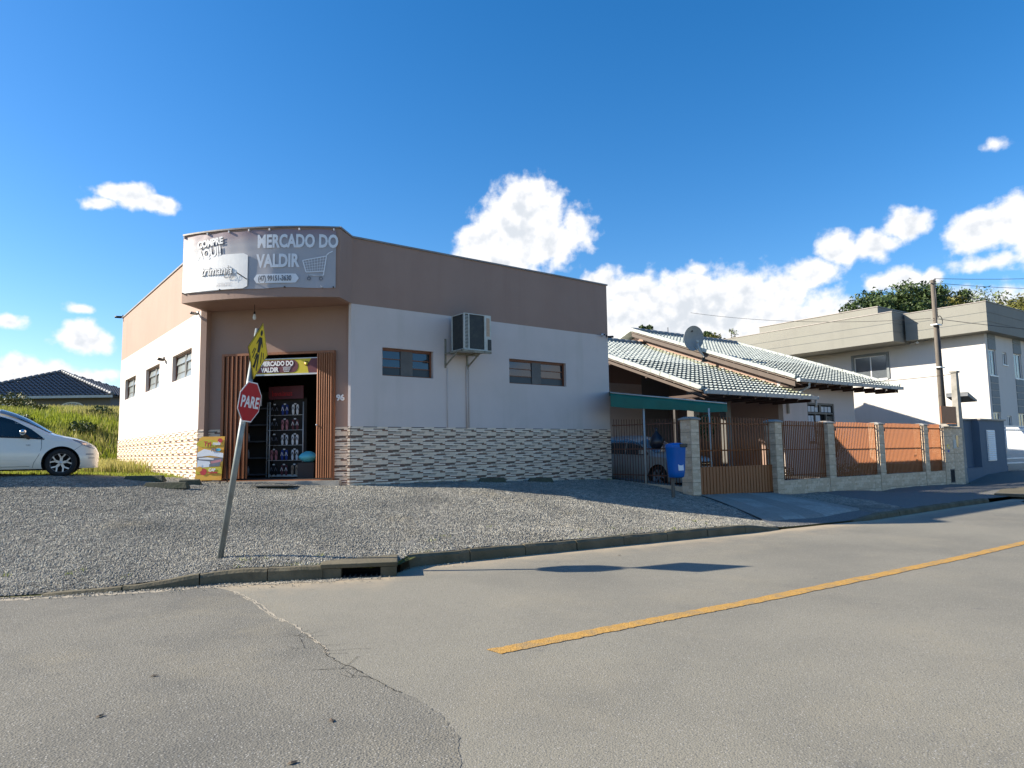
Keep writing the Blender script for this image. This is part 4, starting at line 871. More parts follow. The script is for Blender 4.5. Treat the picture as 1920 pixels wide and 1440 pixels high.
for k in range(4):
    for q in range(5):
        b_ = link('bottle', bm_); b_.matrix_world = Matrix.Translation(eworld(-.2+q*.13, -1.72, 1.16+k*.42)); tag(b_, 'pale bottle, %s from the left on the %s shelf inside the shop' % (['first', 'second', 'third', 'fourth', 'fifth'][q], ['lowest', 'second lowest', 'second highest', 'highest'][k]), 'bottle', 'bottles on the shelf unit')
mb = MB(); rb_ = random.Random(2)
for k in range(2):
    m_ = MB(); n_ = 10
    vs = [];
    for i in range(7):
        for q in range(n_):
            a = 2*math.pi*q/n_; t = i/6; rr2 = (.17 if k == 0 else .14)*math.sin(math.pi*(t*.86+.07))*rb_.uniform(.85, 1.1)+.01; vs.append((rr2*1.3*math.cos(a), rr2*math.sin(a), t*.26))
    m_.add(vs, [(i*n_+q, i*n_+(q+1) % n_, (i+1)*n_+(q+1) % n_, (i+1)*n_+q) for i in range(6) for q in range(n_)], 'print_cyan' if k == 0 else 'plastic_blue', True)
    m_.build('plastic_bag', None, eworld(2.46-.02*k, -.62-.25*k, 1.45-.32*k), label=('bright blue plastic pack on the floor stack at the right inside the doorway' if k == 0 else 'dark blue pack underneath the bright blue one inside the doorway'), cat='bag')
MB().box(-.2, .2, -.15, .15, 0, .36, 'inner_wall').box(-.18, .18, -.13, .13, .36, .38, 'inner_dark').build('carton', None, eworld(2.46, -.62, 1.08), (0, 0, ECH), label='dark carton under the blue packs at the right inside the doorway', cat='box')
MB().box(-.06, .06, -.006, .006, 0, .28, 'print_soft').box(-.05, .05, -.008, -.006, .02, .26, 'print_white').build('notice', None, eworld(.93, -1.1, 2.85), (0, 0, ECH), label='small pale notice card beside the red rack header inside the shop', cat='notice')

# ---- parking blocks
def block(x, y, rz, ln_, label, tilt=0):
    z = hz(x, y); o = MB()
    o.add([(-ln_/2, -.10, 0), (ln_/2, -.10, 0), (ln_/2, .10, 0), (-ln_/2, .10, 0), (-ln_/2+.06, -.05, .13), (ln_/2-.05, -.05, .13), (ln_/2-.05, .05, .13), (-ln_/2+.06, .05, .13)], [(3, 2, 1, 0), (4, 5, 6, 7), (0, 1, 5, 4), (1, 2, 6, 5), (2, 3, 7, 6), (3, 0, 4, 7)], 'block_concrete')
    o.build('parking_block', None, (x, y, z), (tilt, 0, rz), bevel=.01, label=label, cat='parking block', group='mossy concrete parking blocks')
block(-8.05, 15.45, .0, .90, 'mossy concrete parking block lying behind the front one, left of the sandwich board')
block(-7.15, 14.6, .03, .92, 'mossy concrete parking block lying foremost on the gravel left of the shop door')
block(-7.0, 15.3, .25, .5, 'short tilted parking block behind the foremost one by the tiled corner', .2)
p = shop(3.75, -.28); block(p.x, p.y, .25, .72, 'mossy parking block against the shaded wall below the air conditioner')
p = shop(5.3, -.34); block(p.x, p.y, .25, .70, 'mossy parking block against the shaded wall, nearer the fence')

# ------------------------------------------------------------------ road sign
base = Vector((-4.09, 9.91, .12)); top = Vector((-3.62, 9.93, 3.42))
rsn = empty('road_sign', base, 0, 'leaning grey post with a red stop plate below a yellow pedestrian crossing plate', 'road sign')
axis = (top-base); MB().tube([(0, 0, 0), tuple(axis)], .042, 'pole_metal', 12).build('pole', rsn)
# plates are turned away from the camera: the plate normal points to the lower right and is seen at an angle
def plate(center, nrm, roll, name):
    n = Vector(nrm).normalized(); u = axis.normalized(); xdir = u.cross(n).normalized()*-1; xdir = n.cross(u).normalized()*-1
    zd = u; zd = (zd-n*zd.dot(n)).normalized(); xd = zd.cross(-n).normalized()*-1
    # local: x right (seen from the front), y away from the viewer, z up
    xd = (-n).cross(zd).normalized()*-1; xd = zd.cross(n).normalized()
    m4 = Matrix((( xd.x, -n.x, zd.x, center.x-base.x), (xd.y, -n.y, zd.y, center.y-base.y), (xd.z, -n.z, zd.z, center.z-base.z), (0, 0, 0, 1)))
    e = empty(name, parent=rsn); e.matrix_local = m4 @ Matrix.Rotation(roll, 4, 'Y'); return e
PNRM = (-.56, -.83, .0)
PNRM = (.98, -.15, -.15)
pc = base+axis*.685+Vector(PNRM)*.055; st_ = plate(pc, (.985, -.17, -.15), 0, 'stop_plate'); 
def octo(r): return [(r*math.cos(R_(22.5+45*k)), r*math.sin(R_(22.5+45*k))) for k in range(8)]
MB().prism(octo(.308), 0, .004, 'sign_white').build('plate_edge', st_); MB().prism(octo(.289), -.003, .0, 'sign_red').build('plate_face', st_)
text('lettering', 'PARE', .225, 'sign_white', st_, (0, -.005, -.078), xs=.92, off=.006, depth=.001, align='CENTER')
MB().box(-.04, .04, .004, .03, -.05, .05, 'sign_back').build('clamp', st_)
pc = base+axis*.905+Vector(PNRM)*.055; pd = plate(pc, (.99, .02, -.15), .0, 'warning_plate')
def dia(r): return [(r, 0), (0, r), (-r, 0), (0, -r)]
MB().prism(dia(.415), 0, .004, 'sign_black').build('plate_edge', pd); MB().prism(dia(.406), -.002, 0, 'sign_yellow').build('plate_face', pd)
mb = MB(); y0, y1 = -.005, -.002
mb.prism(dia(.392), y0+.0015, y1, 'sign_black')
mb.prism(dia(.378), y0+.0008, y0+.0014, 'sign_yellow')
y0 -= .002
mb.prism([(.0+.042*math.cos(a), .262+.042*math.sin(a)) for a in np.linspace(0, 6.28, 13)[:-1]], y0, y1, 'sign_black')
mb.prism([(-.055, .20), (.055, .20), (.06, .12), (.045, -.02), (-.045, -.02), (-.06, .12)], y0, y1, 'sign_black')
mb.prism([(.055, .195), (.13, .08), (.115, .06), (.05, .14)], y0, y1, 'sign_black').prism([(-.055, .195), (-.13, .10), (-.12, .08), (-.05, .15)], y0, y1, 'sign_black')
mb.prism([(.045, -.02), (.055, -.22), (.045, -.26), (.085, -.27), (.02, -.28), (.0, -.06)], y0, y1, 'sign_black').prism([(-.045, -.02), (-.10, -.20), (-.09, -.25), (-.13, -.24), (-.05, -.26), (.0, -.06)], y0, y1, 'sign_black')
for xa, xb, za, zb in ((-.19, -.24, .02, -.06), (-.14, -.20, .02, -.12), (.12, .15, .0, -.16), (.19, .23, .0, -.09), (-.08, -.13, -.04, -.13)):
    mb.prism([(xa, za), (xa+.025, za), (xb+.025, zb), (xb, zb)], y0, y1, 'sign_black')
mb.build('pictogram', pd)
MB().box(-.04, .04, .004, .03, -.05, .05, 'sign_back').build('clamp', pd)

# ------------------------------------------------------------------ cars
def lerp_pts(P, x): return float(np.interp(x, [p[0] for p in P], [p[1] for p in P]))
def car(name, loc, rz, paint, prof, Wf, length, belt, wheels, label, cat, wheel_r=.31, detail=True):
    """local x: backwards from the nose; y: +1 far side, -1 near side; mirrored body"""
    root = empty(name, loc, rz, label, cat)
    NX, xs = 64, None
    xs = np.r_[np.linspace(0, .38, 16), np.linspace(.41, length-.4, 96), np.linspace(length-.35, length, 10)]
    def ztop(x): return smooth(prof, x)
    def smooth(P, x): # catmull through points
        xs_ = [p[0] for p in P]; ys = [p[1] for p in P]; i = max(0, min(len(P)-2, int(np.searchsorted(xs_, x))-1)); t = (x-xs_[i])/(xs_[i+1]-xs_[i]); t = min(1, max(0, t))
        m0 = (ys[i+1]-ys[max(i-1, 0)])/(xs_[i+1]-xs_[max(i-1, 0)])*(xs_[i+1]-xs_[i]); m1 = (ys[min(i+2, len(P)-1)]-ys[i])/(xs_[min(i+2, len(P)-1)]-xs_[i])*(xs_[i+1]-xs_[i])
        return (2*t**3-3*t**2+1)*ys[i]+(t**3-2*t**2+t)*m0+(-2*t**3+3*t**2)*ys[i+1]+(t**3-t**2)*m1
    def wid(x): return smooth(Wf, x)
    zb0 = .17
    def side(x, z): # half width at height z
        zt = ztop(x); w0 = wid(x); bl_ = min(belt(x), zt-.03)
        if z <= bl_:
            t = (z-zb0)/max(bl_-zb0, .05); return w0*(.93+.07*math.sin(math.pi*min(1, max(0, t))**.75) - .045*max(0, t-.55)/.45)
        wb = w0*.885; t = (z-bl_)/max(zt-bl_, .03); return max(0, wb*(1-.20*t-.80*max(0, t-.60)**2.2/.40**2.2*1.0))
    nr = 26; vs = []
    for x in xs:
        zt = ztop(x); bl_ = min(belt(x), zt-.03); zz = list(np.linspace(zb0, bl_, 22))+list(bl_+(zt-bl_)*np.array([.12, .3, .5, .62, .72, .80, .87, .93, .97, .99, 1.0]))
        half = [(-max(side(x, z), 0), z) for z in zz]; half[-1] = (0, zt)
        ring = half+[(-a, z) for a, z in reversed(half[:-1])]
        vs += [(x, y, z) for y, z in ring]
    rn_ = len(ring); nx = len(xs)
    fs = [(i*rn_+k, (i+1)*rn_+k, (i+1)*rn_+k+1, i*rn_+k+1) for i in range(nx-1) for k in range(rn_-1)]
    fs += [(i*rn_+rn_-1, (i+1)*rn_+rn_-1, (i+1)*rn_, i*rn_) for i in range(nx-1)]
    fs += [tuple(range(rn_)), tuple(reversed(range((nx-1)*rn_, nx*rn_)))]
    mb = MB(); mb.add(vs, fs, paint, True); body = mb.build('body', root)
    # wheel arches: drop the faces inside each arch and pull the edge onto the circle
    bm = bmesh.new(); bm.from_mesh(body.data); ar = wheel_r+.055
    for wx in wheels:
        dead = []
        for f in bm.faces:
            c = f.calc_center_median()
            if math.hypot(c.x-wx, c.z-wheel_r) < ar and abs(c.y) > .45 and len(f.verts) < 10: dead.append(f)
            elif abs(c.x-wx) < ar and abs(c.z-zb0) < .004 and len(f.verts) < 10: dead.append(f)
        bmesh.ops.delete(bm, geom=dead, context='FACES')
        for v in bm.verts:
            if any(len(e.link_faces) == 1 for e in v.link_edges) and abs(v.co.x-wx) < ar+.09 and v.co.z < wheel_r+ar+.09 and abs(v.co.y) > .45:
                d = Vector((v.co.x-wx, v.co.z-wheel_r)); 
                if v.co.z < zb0+.01: v.co.x = wx+math.copysign(math.sqrt(ar**2-(wheel_r-zb0)**2), d.x); continue
                if d.length < 1e-4: continue
                d = d.normalized()*ar; sg = math.copysign(1, v.co.y); v.co.x = wx+d.x; v.co.z = max(zb0, wheel_r+d.y); v.co.y = sg*side(v.co.x, v.co.z)
        MB().box(wx-wheel_r-.04, wx+wheel_r+.04, -wid(wx)*.70, wid(wx)*.70, .18, wheel_r*2+.04, 'inner_dark').build('wheel_well', root)
        n_ = 24; av = []
        for s_ in (-1, 1):
            A0 = [(wx+ar*math.cos(a), wheel_r+ar*math.sin(a)) for a in np.linspace(-.35, math.pi+.35, n_+1)]
            V = [(x, s_*(side(x, max(zb0, z))-.002), z) for x, z in A0]+[(x, s_*wid(wx)*.68, z) for x, z in A0]
            MB().add(V, [(k, k+1, n_+2+k, n_+1+k) for k in range(n_)], 'inner_dark', True).build('arch_lining', root)
    bm.to_mesh(body.data); bm.free()
    for p in body.data.polygons: p.use_smooth = len(p.vertices) < 20
    try: body.data.set_sharp_from_angle(angle=R_(38))
    except Exception: pass
    def patch(nm, x0, x1, lo, hi, m, off=.006, sgn=(-1,), nxp=24, nzp=8, parent=root):
        for s in sgn:
            V = []
            for i in range(nxp+1):
                x = x0+(x1-x0)*i/nxp; a, b = lo(x), hi(x)
                for k in range(nzp+1): z = a+(b-a)*k/nzp; V.append((x, s*(side(x, z)+off), z))
            MB().add(V, [(i*(nzp+1)+k, (i+1)*(nzp+1)+k, (i+1)*(nzp+1)+k+1, i*(nzp+1)+k+1) for i in range(nxp) for k in range(nzp)], m, True).build(nm, parent)
    def line(nm, pts, wd=.006, m='plastic_black', s=-1):
        mb = MB(); V = []
        for (x, z) in pts: V.append(Vector((x, s*(side(x, z)+.003), z)))
        mb.tube(V, wd/2, m, 4, False); mb.build(nm, root)
    def wheel(wx, s):
        y = s*(wid(wx)-.035); wh = empty('wheel', (wx, y, wheel_r), parent=root); sg = s
        MB().lathe([(wheel_r*.68, sg*.0), (wheel_r*.75, sg*.012), (wheel_r*.93, sg*.01), (wheel_r, -sg*.03), (wheel_r, -sg*.17), (wheel_r*.9, -sg*.2), (wheel_r*.6, -sg*.19)], 'tyre', 36, 'y').build('tyre', wh)
        MB().lathe([(wheel_r*.70, sg*.006), (wheel_r*.66, -sg*.01), (wheel_r*.64, -sg*.09), (0, -sg*.09)], 'alloy', 32, 'y', mats=['alloy', 'alloy', 'inner_dark']).build('rim', wh)
        sp_ = MB(); r0, r1 = wheel_r*.10, wheel_r*.67
        for k in range(5):
            a = 2*math.pi*k/5+.4
            def P(r, da, yy): return (r*math.cos(a+da), yy, r*math.sin(a+da))
            sp_.bar(P(r0, 0, -sg*.012), P(r1*.55, 0, -sg*.012), .03, .05, 'alloy', (math.cos(a+1.57), 0, math.sin(a+1.57)))
            for d in (-.33, .33): sp_.bar(P(r1*.5, 0, -sg*.012), P(r1, d, -sg*.006), .03, .028, 'alloy', (math.cos(a+1.57), 0, math.sin(a+1.57)))
        sp_.build('spokes', wh); MB().lathe([(0, sg*.004), (.035, sg*.002), (.05, -sg*.03)], 'alloy', 14, 'y').build('hub_cap', wh)
    for wx in wheels:
        for s in (-1, 1): wheel(wx, s)
    MB().box(.35, length-.35, -wid(1.5)*.8, wid(1.5)*.8, .14, .3, 'inner_dark').build('underbody', root)
    return root, patch, line, side, ztop, wid
def fb(x): return float(np.interp(x, [0, .2, .6, 1.0, 1.3, 2.5, 3.9], [.55, .66, .74, .79, .815, .86, .90]))
prof1 = [(-.2, .30), (0, .50), (.06, .62), (.18, .715), (.42, .815), (.70, .885), (.88, .945), (1.12, 1.10), (1.4, 1.27), (1.75, 1.41), (2.2, 1.50), (2.8, 1.525), (3.3, 1.44), (3.65, 1.32), (3.85, 1.02), (3.95, .6), (4.1, .3)]
W1 = [(-.2, .20), (0, .34), (.04, .52), (.12, .66), (.3, .78), (.62, .86), (1.2, .865), (2.5, .865), (3.3, .85), (3.8, .76), (3.95, .62), (4.1, .5)]
hd = R_(29); nose = Vector((-9.48, 14.80, 0)) + Vector((math.cos(hd), math.sin(hd), 0))*.66
gzc = 1.245
loc = nose + Vector((-math.sin(hd), math.cos(hd), 0))*.83
root, patch, line, side, ztop, wid = car('parked_car', (loc.x, loc.y, gzc), hd+math.pi, 'car_white', prof1, W1, 3.95, fb, (.66, 3.15), 'white hatchback parked at the left edge of the gravel, nose towards the shop', 'car', .29)
# after the half turn the side seen from the camera is local +y
top_w = lambda x: float(np.interp(x, [1.0, 1.22, 1.55, 1.95, 2.5, 3.1, 3.45], [.82, 1.0, 1.19, 1.32, 1.38, 1.35, 1.17]))
S2 = (1, -1)
patch('side_window', 1.0, 2.04, lambda x: fb(x)+.015, top_w, 'glass_car', .004, S2); patch('side_window', 2.08, 3.0, lambda x: fb(x)+.015, top_w, 'glass_car', .004, S2); patch('side_window', 3.04, 3.45, lambda x: fb(x)+.015, top_w, 'glass_car', .004, S2)
patch('window_trim', .97, 3.5, lambda x: fb(x)-.012, lambda x: fb(x)+.014, 'plastic_black', .006, S2, nzp=2)
patch('headlight', .06, .46, lambda x: float(np.interp(x, [.06, .16, .46], [.575, .60, .765])), lambda x: float(np.interp(x, [.06, .2, .46], [.615, .70, .775])), 'lamp_glass', .006, S2)
patch('headlight_trim', .05, .475, lambda x: float(np.interp(x, [.05, .2, .475], [.61, .70, .778])), lambda x: float(np.interp(x, [.05, .2, .475], [.622, .712, .788])), 'plastic_black', .008, S2, nzp=1)
patch('headlight_bulb', .22, .30, lambda x: .66, lambda x: .70, 'chrome', .010, S2, nxp=6, nzp=4)
patch('fog_slot', .08, .22, lambda x: .455, lambda x: .475, 'print_grey', .004, S2, nzp=1); patch('fog_slot', .06, .17, lambda x: .375, lambda x: .39, 'print_grey', .004, S2, nzp=1)
patch('side_moulding', 1.45, 3.2, lambda x: .30, lambda x: .325, 'car_white', .012, S2, nzp=2)
# windscreen laid on the top surface
V = []
for i in range(15):
    x = .89+(1.80-.89)*i/14
    for k in range(13):
        t = (-1+2*k/12)*.84; zt = ztop(x); bl_ = min(fb(x), zt-.03); zz = bl_+(zt-bl_)*(1-.30*abs(t)**2.5); zz = min(zz, zt); hw = side(x, bl_+(zt-bl_)*.72)*t*.99; zsurf = zt-(zt-bl_)*.28*abs(t)**3.0; V.append((x-.004, hw, zsurf+.007))
MB().add(V, [(i*13+k, (i+1)*13+k, (i+1)*13+k+1, i*13+k+1) for i in range(14) for k in range(12)], 'glass_pane', True).build('windscreen', root)
for s in (1, -1):
    line('door_seam', [(1.02, .79), (1.01, .6), (1.05, .45), (1.13, .30), (1.15, .2)], .007, s=s); line('door_seam', [(2.06, .83), (2.06, .5), (2.08, .22)], .007, s=s); line('bumper_seam', [(.46, .765), (.30, .66), (.42, .56), (.49, .50)], .006, s=s); line('sill_seam', [(1.2, .225), (2.0, .22), (2.9, .225)], .006, s=s)
    line('door_crease', [(1.3, .335), (1.5, .36), (2.2, .365), (2.8, .37)], .006, 'car_white', s=s)
    mr_ = MB(); y_ = s*(side(1.45, .85)+.11)
    n_ = 12; vs = []
    for i in range(7):
        t = -1+2*i/6; rr2 = math.sqrt(max(0, 1-t*t*.92))
        for k in range(n_): a = 2*math.pi*k/n_; vs.append((1.34+.075*rr2*math.cos(a)*.9, y_+.10*t*s*1.0, .925+.062*rr2*math.sin(a)+.01*t))
    mr_.add(vs, [(i*n_+k, (i+1)*n_+k, (i+1)*n_+(k+1) % n_, i*n_+(k+1) % n_) for i in range(6) for k in range(n_)]+[tuple(range(n_)), tuple(range(6*n_, 7*n_))], 'chrome', True); mr_.build('mirror', root)
    MB().bar((1.24, s*(side(1.2, .8)), .80), (1.33, y_, .885), .05, .05, 'plastic_black').build('mirror_foot', root)
    MB().tube([(1.88, s*(side(1.9, .74)+.03), .735), (2.08, s*(side(2.0, .745)+.03), .74)], .014, 'chrome', 6).build('door_handle', root)
text('badge', 'PURE', .028, 'print_grey', root, (1.28, side(1.28, .66)+.006, .655), rot=(R_(90), 0, math.pi), xs=1.2)

def fb2(x): return float(np.interp(x, [0, .3, .8, 1.3, 2.5, 4.3], [.75, .86, .93, .97, 1.02, 1.05]))
prof2 = [(-.2, .5), (0, .72), (.08, .88), (.35, .97), (.95, 1.05), (1.15, 1.08), (1.5, 1.32), (1.85, 1.52), (2.3, 1.62), (3.2, 1.64), (3.8, 1.58), (4.15, 1.3), (4.3, .8), (4.45, .5)]
W2 = [(-.2, .6), (0, .70), (.08, .78), (.3, .86), (.8, .90), (3.6, .90), (4.1, .84), (4.3, .74), (4.45, .6)]
ang2 = math.atan2(Sp.y, Sp.x)
nose2 = Vector((4.40, 21.5, 0))+Sp*.88+Rp*.86
root, patch, line, side, ztop, wid = car('parked_car', (nose2.x, nose2.y, .47), ang2+math.pi, 'car_silver', prof2, W2, 4.3, fb2, (.88, 3.5), 'silver car parked nose-out behind the brown fence beneath the green awning', 'car', .33)
tw2 = lambda x: float(np.interp(x, [1.3, 1.55, 1.9, 2.4, 3.2, 3.7], [1.0, 1.20, 1.40, 1.50, 1.50, 1.42]))
for a, b in ((1.35, 2.3), (2.35, 3.2), (3.25, 3.7)): patch('side_window', a, b, lambda x: fb2(x)+.015, tw2, 'glass_car', .004, (1, -1))
patch('headlight', .03, .40, lambda x: .70+.10*x, lambda x: .80+.15*x, 'lamp_glass', .006, (1, -1))
MB().box(-.03, .0, -.55, .55, .66, .78, 'plastic_black').box(-.045, -.03, -.45, .45, .71, .73, 'chrome').build('grille', root)
MB().box(-.04, -.02, -.20, .20, .44, .55, 'steel_white').build('number_plate', root)
for s in (1, -1): line('door_seam', [(1.25, .95), (1.22, .6), (1.3, .3)], .008, s=s)
V = []
for i in range(11):
    x = 1.18+(1.85-1.18)*i/10
    for k in range(9): t = -1+2*k/8; zt = ztop(x); bl_ = min(fb2(x), zt-.03); V.append((x-.004, side(x, bl_+(zt-bl_)*.72)*t*.99, zt-(zt-bl_)*.28*abs(t)**3+.008))
MB().add(V, [(i*9+k, (i+1)*9+k, (i+1)*9+k+1, i*9+k+1) for i in range(10) for k in range(8)], 'glass_pane', True).build('windscreen', root)
MB().box(.62, .70, .93, 1.08, 1.03, 1.16, 'car_silver').build('mirror', root, loc=(.75, 0, -.0))

# ------------------------------------------------------------------ fence
FN = empty('front_fence', (G.x, G.y, 0), B, 'brown slatted fence with stone-tiled pillars and low wall right of the driveway gate', 'fence')
# local x along the street, y into the plot
tile_fr = {}
def ptile(w_, h_):
    k = (round(w_, 3), round(h_, 3))
    if k not in tile_fr:
        t_ = MB().box(.004, w_-.004, -.010, 0, .004, h_-.004, 'pillar_tile'); nr_ = max(1, int(round(h_/.075))); rt2 = random.Random(int(w_*100)+int(h_*1000))
        for q in range(nr_):
            x = .006
            while x < w_-.02:
                l_ = min(rt2.uniform(.10, .26), w_-.006-x); t_.box(x, x+l_-.004, -.012-rt2.uniform(0, .007), -.009, .006+(h_-.012)*q/nr_+.002, .006+(h_-.012)*(q+1)/nr_-.002, rt2.choice(('pillar_tile', 'pillar_tile', 'pillar_tile_light'))); x += l_
        tile_fr[k] = t_.mesh('tile')
    return tile_fr[k]
def clad(parent, x0, x1, y, z0, z1, th=.33, tw=.6, mtx=None):
    z = z1
    while z > z0+.02:
        h_ = min(th, z-z0); x = x0
        while x < x1-.02:
            w_ = min(tw, x1-x)
            o = link('tile', ptile(w_, h_), parent); m4 = Matrix.Translation((x, y, z-h_)); o.matrix_local = (mtx @ m4) if mtx else m4
            x += tw
        z -= th
RZ90 = Matrix.Rotation(-math.pi/2, 4, 'Z')
def pillar(parent, s0, s1, z0, z1, dep=.34):
    MB().box(s0+.01, s1-.01, .0, dep, z0-.2, z1, 'grout').build('pillar', parent)
    clad(parent, s0, s1, 0, z0, z1)
    clad(parent, -dep, 0.0, 0, z0, z1, mtx=Matrix.Translation((s0+.01, 0, 0)) @ RZ90)
    mb = MB(); mb.add([(s0-.04, -.05, z1), (s1+.04, -.05, z1), (s1+.04, dep+.04, z1), (s0-.04, dep+.04, z1), (s0-.04, -.05, z1+.035), (s1+.04, -.05, z1+.035), (s1+.04, dep+.04, z1+.035), (s0-.04, dep+.04, z1+.035), (s0+.07, .07, z1+.085), (s1-.07, .07, z1+.085), (s1-.07, dep-.07, z1+.085), (s0+.07, dep-.07, z1+.085)],
        [(0, 1, 5, 4), (1, 2, 6, 5), (2, 3, 7, 6), (3, 0, 4, 7), (4, 5, 9, 8), (5, 6, 10, 9), (6, 7, 11, 10), (7, 4, 8, 11), (8, 9, 10, 11), (3, 2, 1, 0)], 'concrete'); mb.build('pillar_cap', parent)
PZ = lambda s: .34-.0175*s
pillar(FN, -.13, .20, .25, 2.40)
for s0, s1 in ((3.62, 3.97), (6.73-.28, 6.83-.0), (9.70-.05, 10.03), (12.98, 13.34)): pillar(FN, s0, s1, PZ(s0)-.15, 2.38)
# meter pillar
MB().box(14.62, 16.24, .0, .45, -.1, 2.30, 'grout').build('pillar', FN)
clad(FN, 14.60, 16.26, 0, 0.0, 2.30, .33, .83); clad(FN, -.45, 0, 0, .0, 2.30, mtx=Matrix.Translation((14.61, 0, 0)) @ RZ90)
MB().box(14.56, 16.3, -.05, .5, 2.30, 2.35, 'concrete').build('pillar_cap', FN)
MB().box(15.35, 15.85, -.02, .0, 1.50, 2.05, 'tile_grey').box(15.38, 15.62, -.035, -.02, 1.52, 1.85, 'gutter_white').box(15.64, 15.82, -.03, -.02, 1.55, 2.02, 'glass_dark').build('meter_box', FN)
MB().box(14.82, 15.05, -.018, -.010, 1.50, 1.66, 'sign_yellow').build('label_plate', FN); MB().box(14.84, 15.02, -.018, -.010, 1.36, 1.46, 'print_blue').build('label_plate', FN)
MB().box(14.95, 15.35, -.02, -.010, .18, .72, 'window_grey').box(14.99, 15.31, -.022, -.020, .22, .68, 'inner_dark').build('vent_door', FN)
# low wall and slat panels
panels = [(3.97, 6.45), (6.83, 9.65), (10.03, 12.98), (13.34, 14.60)]
slat = MB().box(-.013, .013, -.015, .015, 0, 1.76, 'slat_paint').mesh('slat')
for s0, s1 in panels:
    MB().box(s0, s1, .012, .18, -.1, .66, 'grout').build('low_wall', FN); clad(FN, s0, s1, .012, PZ(s0)-.2, .67, .45, 1.2)
    n_ = int(round((s1-s0-.05)/.098))
    for k in range(n_+1): link('slat', slat, FN, (s0+.03+(s1-s0-.06)*k/n_, .12, .68+rnd.uniform(-.006, .006)))
    for z in (.80, 1.57, 2.30): MB().box(s0, s1, .145, .165, z-.016, z+.016, 'slat_paint').build('rail', FN)
# gate
GT = empty('driveway_gate', (G.x, G.y, 0), B, 'brown sliding driveway gate, solid below and barred above, between two tiled pillars', 'gate')
gbar = MB().tube([(0, 0, 1.12), (0, 0, 2.50)], .017, 'slat_paint', 8).mesh('bar'); gs = MB().box(-.03, .03, -.012, .012, .36, 1.14, 'slat_paint').mesh('slat')
for k in range(26): link('bar', gbar, GT, (.30+3.24*k/25, .16, 0))
for k in range(50): link('slat', gs, GT, (.245+3.36*k/49, .15+(.006 if k % 2 else -.006), 0))
MB().box(.21, 3.61, .17, .19, .36, 1.13, 'door_dark').build('backing', GT)
for z in (2.32, 1.58): MB().box(.21, 3.61, .185, .215, z-.02, z+.02, 'slat_paint').build('rail', GT)
MB().box(.21, 3.61, .13, .19, .33, .36, 'door_dark').build('rail', GT)
# first section between the shop corner and the gate pillar
C2 = C1+Rv*LX; d2 = (G-C2); L2 = d2.length; a2 = math.atan2(d2.y, d2.x)
F2 = empty('side_fence', (C2.x, C2.y, 0), a2, 'short run of dark bars on a low wall between the shop corner and the gate', 'fence')
wl = MB(); wl.prism([(.0, .3), (L2-.16, .05), (L2-.16, .62), (.0, .73)], .0, .15, 'pillar_tile', 'xz'); wl.build('low_wall', F2)
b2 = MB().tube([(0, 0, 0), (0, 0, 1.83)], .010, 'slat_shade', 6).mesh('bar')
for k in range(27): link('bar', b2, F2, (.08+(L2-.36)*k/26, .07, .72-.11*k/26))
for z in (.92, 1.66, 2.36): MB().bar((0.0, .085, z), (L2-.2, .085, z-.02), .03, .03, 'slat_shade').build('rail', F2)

# ---- awning
AW = empty('awning', (C2.x, C2.y, 0), 0, 'dark green tarpaulin awning on two pale poles over the carport', 'awning')
def wl_(x, y, z): return (x-C2.x, y-C2.y, z)
P0 = Vector((2.80, 20.0, 3.27)); P1 = Vector((5.95, 19.45, 2.87)); bk = Vector((.25, 2.4, .10))
mb = MB(); vs = []; nn_ = 20
for i in range(nn_+1):
    t = i/nn_; p = P0.lerp(P1, t); sag = -.03*math.sin(t*math.pi*2)**2
    for k, (q, dz) in enumerate(((0, -.40+.16*t-.012*math.sin(t*17)), (0, -.1), (0, 0), (.3, .06), (.65, .05), (1, .0))):
        pp = p+bk*q; vs.append(wl_(pp.x+(.02*math.sin(t*21) if k == 0 else 0), pp.y-(.03*math.sin(t*23) if k == 0 else 0), pp.z+dz+sag))
mb.add(vs, [(i*6+k, (i+1)*6+k, (i+1)*6+k+1, i*6+k+1) for i in range(nn_) for k in range(5)], 'awning_green', True)
mb.add([vs[nn_*6+k] for k in range(6)], [(0, 1, 2, 3, 4, 5)], 'awning_green'); mb.build('canvas', AW)
pA = C2+Vector((d2.x, d2.y, 0)).normalized()*1.36
MB().tube([wl_(pA.x-.02, pA.y-.05, .66), wl_(pA.x-.02, pA.y-.05, 2.98)], .028, 'gutter_white', 10).build('pole', AW)
pB = gp(1.10, -.35); MB().tube([wl_(pB.x, pB.y, .35), wl_(pB.x, pB.y, 2.75)], .028, 'gutter_white', 10).build('pole', AW)
mb = MB(); mb.tube([wl_(*P0), wl_(*P1)], .02, 'gutter_white', 6); mb.build('rail', AW)

